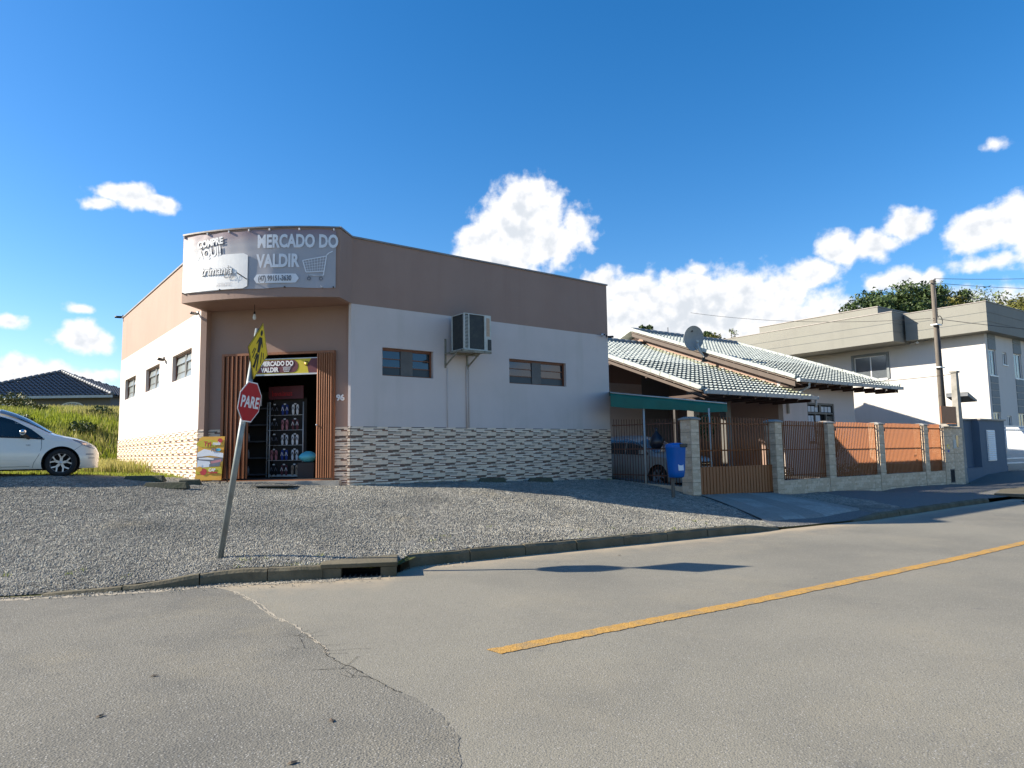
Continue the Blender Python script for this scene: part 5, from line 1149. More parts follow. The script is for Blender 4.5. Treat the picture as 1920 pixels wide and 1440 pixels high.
# ---- litter bin and bag
bp_ = gp(-1.22, .42); bzz = hz(bp_.x, bp_.y)
BN = empty('litter_bin', (bp_.x, bp_.y, bzz+.26), B-.1, 'blue plastic litter bin with a white house sticker on a short post', 'litter bin')
MB().box(-.10, -.02, .05, .10, -.4, .5, 'old_pole').build('post', BN)
mb = MB(); n_ = 28; vs = []
prf = [(.10, .27), (.145, .255), (.18, .28), (.20, .4), (.235, .98), (.245, 1.0), (.245, 1.03), (.23, 1.035), (.225, 1.0), (.19, .4)]
def sq(a, r, rx=1.0): c, s_ = math.cos(a), math.sin(a); k = (abs(c)**3.2+abs(s_)**3.2)**(-1/3.2); return (c*k*r*rx, s_*k*r*.82)
for r_b, z_ in prf:
    for k in range(n_): x_, y_ = sq(2*math.pi*k/n_, r_b); vs.append((x_, y_, z_))
mb.add(vs, [(i*n_+k, i*n_+(k+1) % n_, (i+1)*n_+(k+1) % n_, (i+1)*n_+k) for i in range(len(prf)-1) for k in range(n_)]+[tuple(range(n_))], 'plastic_blue', True); mb.build('body', BN)
mb = MB(); vs = []
for r_b, z_ in ((.238, 1.03), (.245, 1.05), (.22, 1.085), (.12, 1.11), (.02, 1.115)):
    for k in range(n_): x_, y_ = sq(2*math.pi*k/n_, r_b); vs.append((x_, y_, z_))
mb.add(vs, [(i*n_+k, i*n_+(k+1) % n_, (i+1)*n_+(k+1) % n_, (i+1)*n_+k) for i in range(4) for k in range(n_)], 'plastic_blue', True); mb.build('lid', BN)
MB().box(-.04, .20, -.215, -.02, 1.00, 1.09, 'plastic_black').build('opening', BN, bevel=.01)
MB().prism([(.0, .42), (.17, .42), (.17, .64), (.085, .70), (.0, .64)], -.196, -.19, 'print_soft').build('sticker', BN, rot=(R_(-4), 0, 0), loc=(-.09, -.014, 0))
gb = MB(); r3 = random.Random(3); n_ = 18; vs = []
prf = [(.0, -.42), (.13, -.40), (.20, -.30), (.215, -.2), (.18, -.10), (.11, -.02), (.045, .05), (.03, .09), (.06, .15), (.0, .17)]
for r_b, z_ in prf:
    for k in range(n_): a = 2*math.pi*k/n_; q = r_b*(1+.12*math.sin(a*5+z_*14)+r3.uniform(-.05, .05)); vs.append((q*math.cos(a), q*.7*math.sin(a), z_))
gb.add(vs, [(i*n_+k, i*n_+(k+1) % n_, (i+1)*n_+(k+1) % n_, (i+1)*n_+k) for i in range(len(prf)-1) for k in range(n_)], 'bag_black', True)
pG = C2+Vector((d2.x, d2.y, 0)).normalized()*1.78
gb.build('rubbish_bag', None, (pG.x-.03, pG.y-.14, 2.06), (0, 0, a2), label='tied black rubbish bag hanging on the dark bars left of the bin', cat='rubbish bag')

# ------------------------------------------------------------------ tiled-roof house
HF = 1.208
HS = empty('house', (K.x*HF, K.y*HF, 1.6-1.6*HF), B, 'single storey house with two pale green tiled roofs behind the brown fence', 'house')
HS.scale = (HF, HF, HF)
zE, zL, SL = 3.93, 3.31, .365
# local x along street, y inwards
mb = MB(); mb.prism([(.0, .2), (4.67, .2), (4.67, 3.98), (.0, 3.98)], 0, .18, 'white_paint'); 
HW = MB(); wall_with_holes(HW, 0, 4.67, .2, 3.98, 0, .18, [(1.48, 3.22, 1.75, 3.22)], 'soffit_paint')
for i, mi_ in enumerate(HW.m): pass
o = HW.build('wall', HS); o.data.materials[0] = M['white_paint']
gable = [(0.18, .2), (13, .2), (13, 3.98+.0), (6.6, 6.45), (.18, 4.08)]
MB().prism(gable, 0.0, .18, 'mauve_paint', 'yz').build('wall', HS)
MB().prism(gable, 4.49, 4.67, 'white_paint', 'yz').build('wall', HS)
def roof_plane(x0, x1, ye, yr, ze, slope, name, parent, m='roof_tile', tw=.205, tl=.36, limit=300, moss=None, objs=True, thick=True):
    """single slope, eave at y=ye rising to y=yr"""
    c = math.sqrt(1+slope*slope); Ls = abs(yr-ye)*c; sgn = 1 if yr > ye else -1
    rf = empty(name, parent=parent)
    mb = MB(); zr = ze+slope*abs(yr-ye)
    mb.add([(x0, ye, ze-.10), (x1, ye, ze-.10), (x1, yr, zr-.10), (x0, yr, zr-.10), (x0, ye, ze-.05), (x1, ye, ze-.05), (x1, yr, zr-.05), (x0, yr, zr-.05)], [(0, 1, 2, 3), (7, 6, 5, 4), (0, 4, 5, 1), (1, 5, 6, 2), (2, 6, 7, 3), (3, 7, 4, 0)], 'wood_eave'); mb.build('roof_deck', rf)
    # tile profile
    us = [0, .06, .14, .24, .34, .42, .5, .75, 1.0]; zs = [.008, .026, .040, .044, .038, .024, .008, .0, .008]
    def tmesh(mm):
        t = MB(); V = []
        for v, dz in ((0, .045), (tl*1.12, .0)):
            for u, z in zip(us, zs): V.append((u*tw, v, z+dz))
        for u, z in zip(us, zs): V.append((u*tw, 0, z+.045-.030))
        nn2 = len(us); F_ = [(k, k+1, nn2+k+1, nn2+k) for k in range(nn2-1)]+[(2*nn2+k, 2*nn2+k+1, k+1, k) for k in range(nn2-1)]
        t.add(V, F_, mm, False); return t
    base_m = Matrix(((1, 0, 0, 0), (0, sgn/c, 0, 0), (0, slope/c, 1, 0), (0, 0, 0, 1)))
    nc = int((x1-x0)/tw); nrow = int(Ls/tl); tm = tmesh(m).mesh('roof_tile'); tms = tmesh(moss).mesh('roof_tile') if moss else tm
    cnt = 0; rest = MB(); proto = tmesh(m); rr4 = random.Random(5)
    for j in range(nrow+1):
        for i in range(nc):
            x = x0+(x1-x0)*i/nc; d = j*tl; y = ye+sgn*d/c; z = ze+slope*d/c-.045+rr4.uniform(-.003, .003)
            if objs and cnt < limit:
                mm = tms if (moss and (x > x1-.9 and rr4.random() < .6)) else tm
                o = link('tile', mm, rf); o.matrix_local = Matrix.Translation((x, y, z)) @ base_m; cnt += 1
            else:
                rest.add([(Matrix.Translation((x, y, z)) @ base_m) @ Vector(v) for v in proto.v], proto.f, (moss if (moss and x > x1-1.0 and rr4.random() < .5) else m))
    if rest.v: tag(rest.build('tile_field', rf), kind='stuff')
    return rf, zr
rf, zr = roof_plane(-.4, 6.6, -.8, 6.6, zE, SL, 'roof', HS)
# ridge and back slope
MB().prism([(6.6, zr+.0), (13.6, zr-.10-SL*7.0), (13.6, zr-SL*7.0), (6.6, zr+.1)], -.4, 6.6, 'roof_tile', 'yz').build('back_roof', HS)
rg = MB().tube([(0, 0, 0), (.38, 0, .0)], .10, 'roof_tile', 10).mesh('ridge_tile')
rgd = MB().tube([(0, 0, 0), (.38, 0, .0)], .10, 'apt_dark', 10).mesh('ridge_tile')
for k in range(19): link('ridge_tile', rgd, HS, (-.4+k*.37, 6.6, zr+.03+(.006 if k % 2 else 0)))
def verge(x, ya, yb, za, n_, m='roof_tile', h_=.1):
    vt = MB().box(-.06, .05, 0, .42, -.045, .075, m).mesh('verge_tile')
    c = math.sqrt(1+SL*SL)
    for k in range(n_):
        d = (yb-ya)*k/n_; o = link('verge_tile', vt, HS); o.matrix_local = Matrix.Translation((x, ya+d, za+SL*d+.02)) @ Matrix.Rotation(math.atan(SL)+.02, 4, 'X')
verge(-.42, -.8, 6.6, zE, 20); verge(6.62, -.8, 6.6, zE, 20)
MB().prism([(-.75, zE-.28), (6.6, zr-.26), (6.6, zr-.12), (-.75, zE-.12)], -.40, -.34, 'wood_eave', 'yz').build('fascia_board', HS)
MB().prism([(-.75, zE-.24), (6.6, zr-.24), (6.6, zr-.12), (-.75, zE-.12)], 6.55, 6.60, 'wood_eave', 'yz').build('fascia_board', HS)
def gutter(x0, x1, y, z, n_):
    mb = MB(); mb.add([(x0, y, z-.11), (x1, y, z-.11), (x1, y-.02, z), (x0, y-.02, z), (x0, y+.10, z-.11), (x1, y+.10, z-.11), (x1, y+.12, z), (x0, y+.12, z)], [(0, 1, 2, 3), (0, 4, 5, 1), (4, 7, 6, 5), (0, 3, 7, 4), (1, 5, 6, 2)], 'gutter_white')
    mb.build('gutter', HS)
    for k in range(n_+1): MB().box(x0+(x1-x0)*k/n_-.012, x0+(x1-x0)*k/n_+.012, y-.03, y-.0, z-.115, z+.005, 'gutter_white').build('gutter_strap', HS)
gutter(-.42, 6.6, -.93, zE-.02, 7); gutter(-5.6, .03, -1.28, zL-.02, 6)
for k in range(9): MB().box(-.1+k*.8, -.02+k*.8, -.78, .0, zE-.24, zE-.12, 'door_dark').build('rafter', HS)
MB().tube([(.25, -.86, zE-.1), (.25, -.86, zE-.28), (.25, -.05, zE-.55), (.25, -.05, 2.8)], .045, 'gutter_white', 8).build('downpipe', HS)
MB().tube([(.02, -1.2, zL-.1), (.02, -1.2, zL-.38)], .04, 'gutter_white', 8).build('downpipe', HS)
rf2, zr2 = roof_plane(-5.6, 0, -1.15, 6.3, zL, SL, 'roof', HS, moss='roof_moss')
verge(-5.64, -1.15, 6.3, zL, 20)
for k in range(15): link('ridge_tile', rgd, HS, (-5.6+k*.37, 6.3, zr2+.02))
MB().prism([(6.3, zr2-.02), (10.5, zr2-.12-SL*4.2), (10.5, zr2-.02-SL*4.2), (6.3, zr2+.08)], -5.6, -.02, 'roof_tile', 'yz').build('back_roof', HS)
MB().prism([(-1.1, zL-.20), (6.3, zr2-.22), (6.3, zr2-.12), (-1.1, zL-.12)], -5.62, -5.57, 'wood_eave', 'yz').build('fascia_board', HS)
for k in range(8): MB().box(-5.4+k*.75, -5.32+k*.75, -1.1, .3, zL-.20, zL-.10, 'door_dark').build('rafter', HS)
for k in range(4): MB().box(-5.55, -.02, 1.0+k*1.6, 1.08+k*1.6, zL-.16+SL*(2.15+k*1.6)-.1, zL-.02+SL*(2.15+k*1.6)-.1, 'door_dark').build('purlin', HS)
# carport back walls and columns
MB().box(-1.6, -.02, 5.0, 5.15, .3, 5.3, 'bg_wall').build('carport_wall', HS)
MB().box(-5.5, -1.602, 5.0, 5.15, .3, 4.15, 'white_paint').build('carport_wall', HS); MB().box(-5.5, -1.602, 5.0, 5.15, 4.152, 5.35, 'mauve_paint').build('carport_wall', HS)
for x, y in ((-3.95, .6), (-2.35, .6)): MB().box(x-.13, x+.13, y-.13, y+.13, .3, zL+.25, 'window_grey').build('column', HS)
MB().box(-3.30, -3.20, 1.9, 1.98, .4, 3.0, 'conduit').build('column', HS)
wdw = empty('window', parent=HS); mb = MB()
x0, x1, z0, z1 = 1.48, 3.22, 1.75, 3.22
for a, b, c, d in ((x0, x1, z1-.07, z1), (x0, x1, z0, z0+.06), (x0, x0+.06, z0, z1), (x1-.06, x1, z0, z1), (x0, x1, 2.82, 2.88), (2.28, 2.40, 2.88, z1-.07), (x0+.48, x0+.54, z0, 2.82), (x1-.54, x1-.48, z0, 2.82)): mb.box(a, b, .02, .09, c, d, 'window_grey')
mb.build('frame', wdw)
for k in range(3): MB().box(x0+.10+k*.23, x0+.28+k*.23, .05, .07, 2.90, 3.10, 'curtain').build('pane', wdw); MB().box(2.44+k*.23, 2.62+k*.23, .05, .07, 2.90, 3.10, 'curtain' ).build('pane', wdw)
MB().box(x0+.10, x0+.26, .05, .07, 1.85, 2.76, 'curtain').build('pane', wdw); MB().box(x0+.30, x0+.44, .05, .07, 1.85, 2.76, 'curtain').build('pane', wdw)
MB().box(x0+.05, x1-.05, .12, .14, z0, z1, 'inner_dark').box(x0+.62, x0+.95, .10, .12, z0, 2.78, 'curtain').build('curtain', wdw)
for k in range(7): MB().box(x1-.46+k*.058, x1-.43+k*.058, .04, .08, 1.8, 2.75, 'window_grey').build('shutter_slat', wdw)
# satellite dish
DP = (gp(0, 0, 0, K)+Rp*-.5+Sp*-3.0)*HF
DS = empty('satellite_dish', (DP.x, DP.y, 1.6+3.4*HF), 0, 'round grey satellite dish on a bent pipe above the tiled roofs', 'satellite dish')
mb = MB(); n_ = 32; vs = []
for i in range(7):
    r_ = .46*i/6
    for k in range(n_): a = 2*math.pi*k/n_; vs.append((r_*math.cos(a)*.95, -.16*(r_/.46)**2, r_*math.sin(a)))
mb.add(vs, [(i*n_+k, i*n_+(k+1) % n_, (i+1)*n_+(k+1) % n_, (i+1)*n_+k) for i in range(6) for k in range(n_)], 'dish_grey', True)
vs = [(.46*math.cos(2*math.pi*k/n_)*.95, -.16, .46*math.sin(2*math.pi*k/n_)) for k in range(n_+1)]; mb.tube(vs, .012, 'dish_grey', 6, False)
mb.build('reflector', DS, loc=(-.30, .1, .80), rot=(R_(8), 0, R_(22)))
MB().tube([(.15, 0, -.1), (.13, 0, .1), (-.05, .0, .42), (-.10, -.02, .66)], .028, 'gutter_white', 8).tube([(.12, 0, .1), (-.2, .05, .5)], .018, 'gutter_white', 6).build('mast', DS)
MB().box(.05, .25, -.05, .05, -.12, .05, 'plastic_black').box(-.14, -.06, -.08, .02, .62, .70, 'gutter_white').build('mount', DS)
MB().box(-.06, .02, -.008, .0, 0, .05, 'plastic_black').build('printed_mark', DS, loc=(-.26, -.0, 1.03))
cb = [(.42+.16*math.cos(a), -.15, .05+.17*math.sin(a)) for a in np.linspace(0, 6.28, 18)]
MB().tube(cb, .009, 'gutter_white', 5, False).build('cable_loop', DS)
DS.scale = (HF,)*3
AN = empty('antenna', (7.0*HF, 31.0*HF, 1.6+4.6*HF), 0, 'thin metal antenna rod standing behind the ridge left of the dish', 'antenna')
MB().tube([(0, 0, -1), (0, 0, 1.05)], .02, 'wire', 6).tube([(0, 0, .6), (0, 0, .66)], .035, 'wire', 6).build('rod', AN)
# garden plants behind the fence
def leaf_clump(name, loc, r, hgt, n_, m, size, label, cat, seed, spiky=False, parent=None, group=None, tag_=True):
    rr5 = np.random.RandomState(seed); V = []; F_ = []
    for i in range(n_):
        if spiky:
            a = rr5.uniform(0, 6.28); el = rr5.uniform(.5, 1.4); L_ = hgt*rr5.uniform(.6, 1.1); b0 = np.array([0, 0, rr5.uniform(0, hgt*.3)]); d = np.array([math.cos(a)*math.cos(el), math.sin(a)*math.cos(el), math.sin(el)]); s = np.array([-math.sin(a), math.cos(a), 0])*size
            mid = b0+d*L_*.6; tip = b0+d*L_*.9+np.array([math.cos(a)*.1, math.sin(a)*.1, -.06]); V += [b0-s*.4, b0+s*.4, mid+s, tip, mid-s]; k = 5*i; F_ += [(k, k+1, k+2), (k, k+2, k+4), (k+4, k+2, k+3)]
        else:
            while True:
                p = rr5.uniform(-1, 1, 3)
                if np.linalg.norm(p) < 1 and np.linalg.norm(p) > .25: break
            p = p*np.array([r, r, hgt/2])+np.array([0, 0, hgt/2]); q = rr5.normal(0, 1, (3, 3)); q /= np.linalg.norm(q, axis=1)[:, None]
            V += [p+q[0]*size, p+q[1]*size, p+q[2]*size]; k = 3*i; F_ += [(k, k+1, k+2)]
    o = link(name, raw_mesh(name, np.array(V), np.array(F_), m), parent, loc)
    if tag_: tag(o, label, cat, group)
    return o
def wloc(s, t, z): p = gp(s, t, z); return (p.x, p.y, p.z)
leaf_clump('garden_shrub', wloc(10.6, -2.2, .9), .4, 1.75, 46, 'leaf_red', .05, 'dark red spiky shrub rising above the fence in front of the shaded wall', 'shrub', 4, True)
leaf_clump('potted_plant', wloc(3.7, -2.6, 1.9), .38, .9, 500, 'leaf_dark', .07, 'dark leafy plant hanging in the shade of the carport above the gate', 'plant', 5)
for i, s_ in enumerate((4.7, 8.3, 9.3, 10.4, 11.1)):
    st = wloc(s_, -.55, .55)
    f_ = leaf_clump('flowering_bush', st, .38, .62, 260, 'leaf_dark', .05, ['first', 'second', 'third', 'fourth', 'last'][i]+' low flowering bush from the left behind the fence slats', 'bush', 20+i, group='low flowering bushes behind the fence')
    leaf_clump('flower', (0, 0, .1), .36, .62, 60, 'flower_pink', .03, None, None, 40+i, parent=f_, tag_=False)

# ------------------------------------------------------------------ utility pole, slat box, concrete post, wires
pU = gp(16.8, -.9); UP = empty('utility_pole', (pU.x, pU.y, .2), B, 'weathered utility pole with black conduits in front of the pale apartment wall', 'utility pole')
zt_ = 1.6+(838-531)/1317.43*(pU.y*1.0)+.35
MB().tube([(0, 0, -.3), (.02, .0, zt_-.35)], .105, 'old_pole', 12, r1=.075).build('shaft', UP)
MB().tube([(.14, -.08, 2.1), (.05, -.08, zt_-2.3)], .05, 'conduit', 8).tube([(.22, -.05, 2.1), (.12, -.05, zt_-2.6)], .035, 'conduit', 8).build('conduit', UP)
for z in (zt_-2.3, zt_-4.1): MB().box(-.2, .24, -.16, .1, z, z+.05, 'steel_white').build('strap', UP)
MB().tube([(.28, 0, zt_-1.9), (.26, 0, zt_-.3)], .018, 'conduit', 6).lathe([(.0, 0), (.05, .02), (.03, .08), (.05, .12), (0, .16)], 'conduit', 8, 'z', (.26, 0, zt_-.4)).bar((-.13, 0, zt_-.5), (.3, 0, zt_-.45), .03, .04, 'conduit').build('bracket', UP)
cbp = [(-.05, -.12, zt_-2.0)]+[(.12+.22*math.cos(a), -.15, zt_-2.1+.2*math.sin(a)) for a in np.linspace(2.6, -.8, 9)]
MB().tube(cbp, .015, 'wire', 5).build('cable_loop', UP)
bx = empty('slatted_box', gp(14.27, .12, 2.36), B, 'small orange-brown slatted panel box on top of the meter pillar', 'panel box')
sm = MB().box(0, .105, -.012, .012, .12, .78, 'slat_paint').mesh('slat')
for k in range(11): link('slat', sm, bx, (.0+.117*k, 0, 0))
MB().box(-.01, 1.3, .014, .03, .18, .22, 'slat_paint').box(-.01, 1.3, .014, .03, .68, .72, 'slat_paint').box(1.27, 1.31, -.012, .35, .1, .78, 'slat_paint').build('rail', bx); MB().box(.35, 1.1, -.1, .2, .0, .1, 'concrete').build('base', bx)
pp = empty('concrete_post', gp(16.3, -.12, 2.0), B, 'tapered concrete service post right of the slatted box', 'post')
mb = MB(); mb.add([(-.25, -.13, -2), (.25, -.13, -2), (.25, .13, -2), (-.25, .13, -2), (-.10, -.1, 2.55), (.12, -.1, 2.55), (.12, .1, 2.55), (-.10, .1, 2.55)], [(0, 1, 5, 4), (1, 2, 6, 5), (2, 3, 7, 6), (3, 0, 4, 7), (4, 5, 6, 7)], 'concrete'); mb.build('shaft', pp); MB().box(-.15, .17, -.14, .14, 2.55, 2.62, 'concrete').build('cap', pp)
MB().prism([(0, 0), (.95, -.33), (.9, -.41), (0, -.18)], -.3, .6, 'roof_dark').build('porch_roof', None, gp(20.0, -1.4, 4.0), (0, 0, B), label='small dark lean-to roof projecting right of the concrete post', cat='roof')
def wire(a, b, sag, label, m='wire', r=.012, name='overhead_wire'):
    a, b = Vector(a), Vector(b); pts = [a.lerp(b, t)-Vector((0, 0, sag*4*t*(1-t))) for t in np.linspace(0, 1, 14)]
    mb = MB(); o = pts[0]; mb.tube([p-o for p in pts], r, m, 4, False); mb.build(name, None, o, label=label, cat='wire', group='overhead wires by the utility pole')
tp = Vector((pU.x-.1, pU.y-.05, .2+zt_))
far1 = Vector((45, 42, 13.0))
wire(tp+Vector((.2, 0, -.3)), far1, .5, 'topmost wire running from the pole head to the right edge', r=.010)
wire(tp+Vector((.3, 0, -.5)), far1+Vector((0, 0, -1.1)), .6, 'second wire below the topmost at the right of the pole', r=.010)
wire(tp+Vector((.2, 0, -1.0)), far1+Vector((0, 0, -2.6)), .5, 'third wire right of the pole above the parapet', r=.012)
wire(tp+Vector((0, 0, -2.0)), far1+Vector((0, 0, -5.2)), .35, 'lowest wire right of the pole crossing the parapet', r=.012)
wire(tp+Vector((-.1, 0, -2.0)), Vector((9.6, 37, 8.9)), .3, 'long thin wire running left from the pole past the dish', r=.009)
wire(gp(16.3, -.1, 4.5), gp(13.4, -7.0, 4.45), .12, 'wire from the concrete post to the house eave', r=.012)

# ------------------------------------------------------------------ apartment building
SC = 35/29.
AP = empty('apartment_building', (W.x, W.y, 0), B, 'two storey pale grey apartment building with deep grooved parapets at the right', 'apartment building')
zz = lambda z: 1.6+(z-1.6)*SC
PT, PB, Gr1, Gr2 = zz(7.47), zz(6.27), zz(7.03), zz(6.65)
YL = 22.0
# local x along street (right), y inwards. Long wall is x=0, y 0..YL ; street wall y=0
mb = MB(); wall_with_holes(mb, .0, YL, 0, PB, 0, .25, [(4.9, 6.75, zz(4.75), zz(5.88))], 'apt_white', 'y'); mb.build('wall', AP)
mb = MB(); cols_ = [(.30, 1.22), (3.55, 4.6), (6.9, 7.9)]
holes = []
for a, b in cols_: holes += [(a, b, zz(4.52), zz(5.62)), (a, b, zz(1.8), zz(2.98))]
holes += [(2.05, 2.62, zz(5.05), zz(5.60)), (2.05, 2.62, zz(2.2), zz(2.85))]
wall_with_holes(mb, .26, 14, 0, PB, 0, .25, holes, 'apt_white'); mb.build('wall', AP)
MB().box(.26, 14, YL, YL+.2, 0, PB, 'apt_white').box(13.8, 14, .25, YL, 0, PB, 'apt_white').build('wall', AP)
for a, b in cols_:
    zs_ = [zz(2.98), zz(3.30), zz(3.60), zz(3.90), zz(4.20), zz(4.52)]
    for c, d in zip(zs_, zs_[1:]): MB().box(a, b, -.03, .0, c+.015, d-.015, 'apt_dark').build('panel', AP)
    MB().box(a, b, -.03, 0, zz(5.62)+.02, PB-.25, 'apt_dark').build('panel', AP); MB().box(a, b, -.03, 0, PB-.23, PB, 'apt_dark').build('panel', AP)
def awin(x0, x1, z0, z1, axis='x', curt=True, sill=True, hood=False):
    wn = empty('window', parent=AP); f = .055
    if axis == 'y': wn.matrix_local = Matrix.Rotation(math.pi/2, 4, 'Z') @ Matrix.Scale(-1, 4, (0, 1, 0))
    mb = MB()
    for a, b, c, d in ((x0, x1, z1-f, z1), (x0, x1, z0, z0+f), (x0, x0+f, z0+f, z1-f), (x1-f, x1, z0+f, z1-f), ((x0+x1)/2-.03, (x0+x1)/2+.03, z0+f, z1-f)): mb.box(a, b, .06, .11, c, d, 'alu_white')
    mb.build('frame', wn)
    for a, b in ((x0+f, (x0+x1)/2-.03), ((x0+x1)/2+.03, x1-f)): MB().box(a, b, .075, .085, z0+f, z1-f, 'glass_pane').build('pane', wn)
    if curt:
        c_ = MB(); 
        for k in range(9):
            a = x0+f+(x1-x0-2*f)*k/9; c_.box(a, a+(x1-x0)/9*.7, .0868+.012*(k % 2), .12, z0+f, z0+(z1-z0)*.72-.05*(k % 3), 'curtain')
        c_.build('curtain', wn)
    MB().box(x0, x1, .2, .22, z0, z1, 'inner_wall').build('lining', wn)
    if sill: MB().box(x0-.04, x1+.04, -.05, .1, z0-.05, z0, 'alu_white').build('sill', wn)
    return wn
for a, b in cols_: awin(a, b, zz(4.52), zz(5.62)); awin(a, b, zz(1.8), zz(2.98))
awin(2.05, 2.62, zz(5.05), zz(5.60), curt=False); awin(2.05, 2.62, zz(2.2), zz(2.85), curt=False)
awin(4.9, 6.75, zz(4.75), zz(5.88), axis='y')
mb = MB(); a, b, c, d = 4.9, 6.75, zz(4.75), zz(5.88)
mb.box(-.06, -.0, a-.14, b+.14, d, d+.14, 'apt_dark').box(-.06, 0, a-.14, a, c, d, 'apt_dark').box(-.06, 0, b, b+.14, c, d, 'apt_dark').build('window_surround', AP)
# parapets: stacked bands separated by recessed grooves
def parapet(x0, x1, y0, y1, zb, g2, g1, zt2):
    MB().box(x0+.02, x1-.02, y0+.02, y1-.02, zb+.01, zt2-.02, 'apt_dark').build('parapet_core', AP)
    for c, d in ((zb, g2-.012), (g2+.012, g1-.012), (g1+.012, zt2)): MB().box(x0, x1, y0, y1, c, d, 'apt_grey').build('parapet_band', AP)
    MB().box(x0-.03, x1+.03, y0-.03, y1+.03, zt2, zt2+.035, 'metal_cap').build('parapet_cap', AP)
parapet(-.85, 15, -.47, 3.4, PB, Gr2, Gr1, PT)
yb0 = 3.55
e2 = 1.9
parapet(-e2, 13, yb0, YL+1, zz(6.22), zz(6.65), zz(7.02), zz(7.52))
MB().box(.6, 8, 5.5, 13.3, PT, PT+.95, 'apt_grey').build('roof_block', AP); MB().box(.56, 8.04, 5.46, 13.34, PT+.95, PT+.99, 'metal_cap').build('parapet_cap', AP)
MB().box(.2, .6, 4.0, 4.2, PT, PT+.18, 'apt_dark').build('roof_vent', AP)
MB().lathe([(0, 0), (.1, .02), (.06, .1), (0, .14)], 'alu_white', 10, 'z', (-.5, 3.0, PB-.16)).build('spot_light', AP)

# ------------------------------------------------------------------ blue wall and white gate
BW = empty('blue_wall', gp(16.30, 0, 0), B, 'dark blue garden wall with a white louvred vent between the meter pillar and white gate', 'wall')
MB().prism([(0, .0), (1.6, -.06), (4.35, .0), (4.35, .3), (0, .3)], -.2, .72, 'blue_wall', 'xy').build('base', BW)
MB().prism([(.06, .30), (1.55, .24), (1.6, -.03), (4.35, .03), (4.35, .34), (.06, .36)], .72, 2.66, 'blue_wall', 'xy').build('panel', BW)
MB().prism([(-.0, .22), (1.53, .16), (1.57, -.10), (4.4, -.04), (4.4, .40), (-.0, .40)], 2.66, 2.72, 'metal_cap', 'xy').build('coping', BW)
lv = empty('louver_vent', parent=BW); lv.location = (2.3, -.02, .98); lv.rotation_euler = (0, 0, .02); lv.scale = (2.0, 1, 1)
MB().box(-.02, .42, -.02, .0, -.02, 1.27, 'alu_white').build('frame', lv)
lm = MB().add([(0, -.025, 0), (.40, -.025, 0), (.40, -.055, -.05), (0, -.055, -.05), (0, -.02, -.06), (.40, -.02, -.06)], [(0, 1, 2, 3), (3, 2, 5, 4)], 'alu_white').mesh('slat')
for k in range(14): link('slat', lm, lv, (0, 0, .085+k*.088))
WG = empty('white_gate', gp(20.75, -.1, .3), B-.05, 'white barred gate at the right edge past the blue wall', 'gate')
wb = MB().tube([(0, 0, .1), (0, 0, 2.15)], .016, 'alu_white', 6).mesh('bar')
for k in range(44): link('bar', wb, WG, (.05+k*.085, 0, 0))
for z in (.1, .52, .72, 1.98, 2.14): MB().box(0, 3.9, -.02, .02, z-.025, z+.025, 'alu_white').build('rail', WG)

# ------------------------------------------------------------------ house beyond the bank
BH = empty('neighbour_house', (-31.35, 44.0, 4.50), R_(1), 'low grey house with a dark hipped tile roof beyond the grassy bank', 'house')
MB().box(-4.6, 5.5, 1.0, 8, -.5, 1.15, 'bg_wall').build('wall', BH)
ap_ = Vector((.35, 4.2, 3.1)); ev = 1.12
def hip_tiles(p0, p1, apx, m):
    """lay tile rows as real stepped geometry on one triangular hip face"""
    p0, p1 = Vector(p0), Vector(p1); mb = MB(); nrow = 15; mid = (p0+p1)/2
    nrm = (p1-p0).cross(apx-p0).normalized()
    if nrm.z < 0: nrm = -nrm
    e = (p1-p0); W_ = e.length; e.normalize(); ua = (apx-p0).dot(e); foot = p0+e*ua; up_ = apx-foot
    for j in range(nrow):
        t0, t1 = j/nrow, (j+1)/nrow; lo, hi = ua*t0, W_-(W_-ua)*t0; u = math.ceil(lo/.30)*.30-.30
        while u < hi:
            a_, b_ = max(u, lo), min(u+.30, hi)
            if b_-a_ > .04:
                q0, q1 = p0+e*a_+up_*t0, p0+e*b_+up_*t0; r0, r1 = p0+e*a_+up_*t1, p0+e*b_+up_*t1; m0 = q0.lerp(q1, .4)+nrm*.085; m1 = r0.lerp(r1, .4)+nrm*.05; lift = nrm*.035
                mb.add([q0+lift, m0+lift, q1.lerp(q0, .2)+lift, q1+lift, r0, m1, r1.lerp(r0, .2), r1], [(0, 1, 5, 4), (1, 2, 6, 5), (2, 3, 7, 6), (0, 4, 1), (1, 2, 3)], m)
            u += .30
    return mb
rfh = empty('roof', parent=BH)
L_, R2_, F_, Bk = -5.1, 6.0, .3, 8.8
for a, b in (((L_, F_, ev), (R2_, F_, ev)), ((R2_, F_, ev), (R2_, Bk, ev)), ((R2_, Bk, ev), (L_, Bk, ev)), ((L_, Bk, ev), (L_, F_, ev))): tag(hip_tiles(a, b, ap_, 'roof_dark').build('tile_field', rfh), kind='stuff')
MB().add([(L_, F_, ev), (R2_, F_, ev), (R2_, Bk, ev), (L_, Bk, ev), tuple(ap_-Vector((0, 0, .05)))], [(0, 1, 4), (1, 2, 4), (2, 3, 4), (3, 0, 4)], 'roof_dark').build('roof_deck', rfh)
MB().box(L_, R2_, F_-.06, F_+.02, ev-.14, ev+.02, 'gutter_white').build('gutter', BH); MB().box(L_+.02, R2_-.02, F_+.03, 1.0, ev-.06, ev-.02, 'wood_eave').build('soffit', BH)
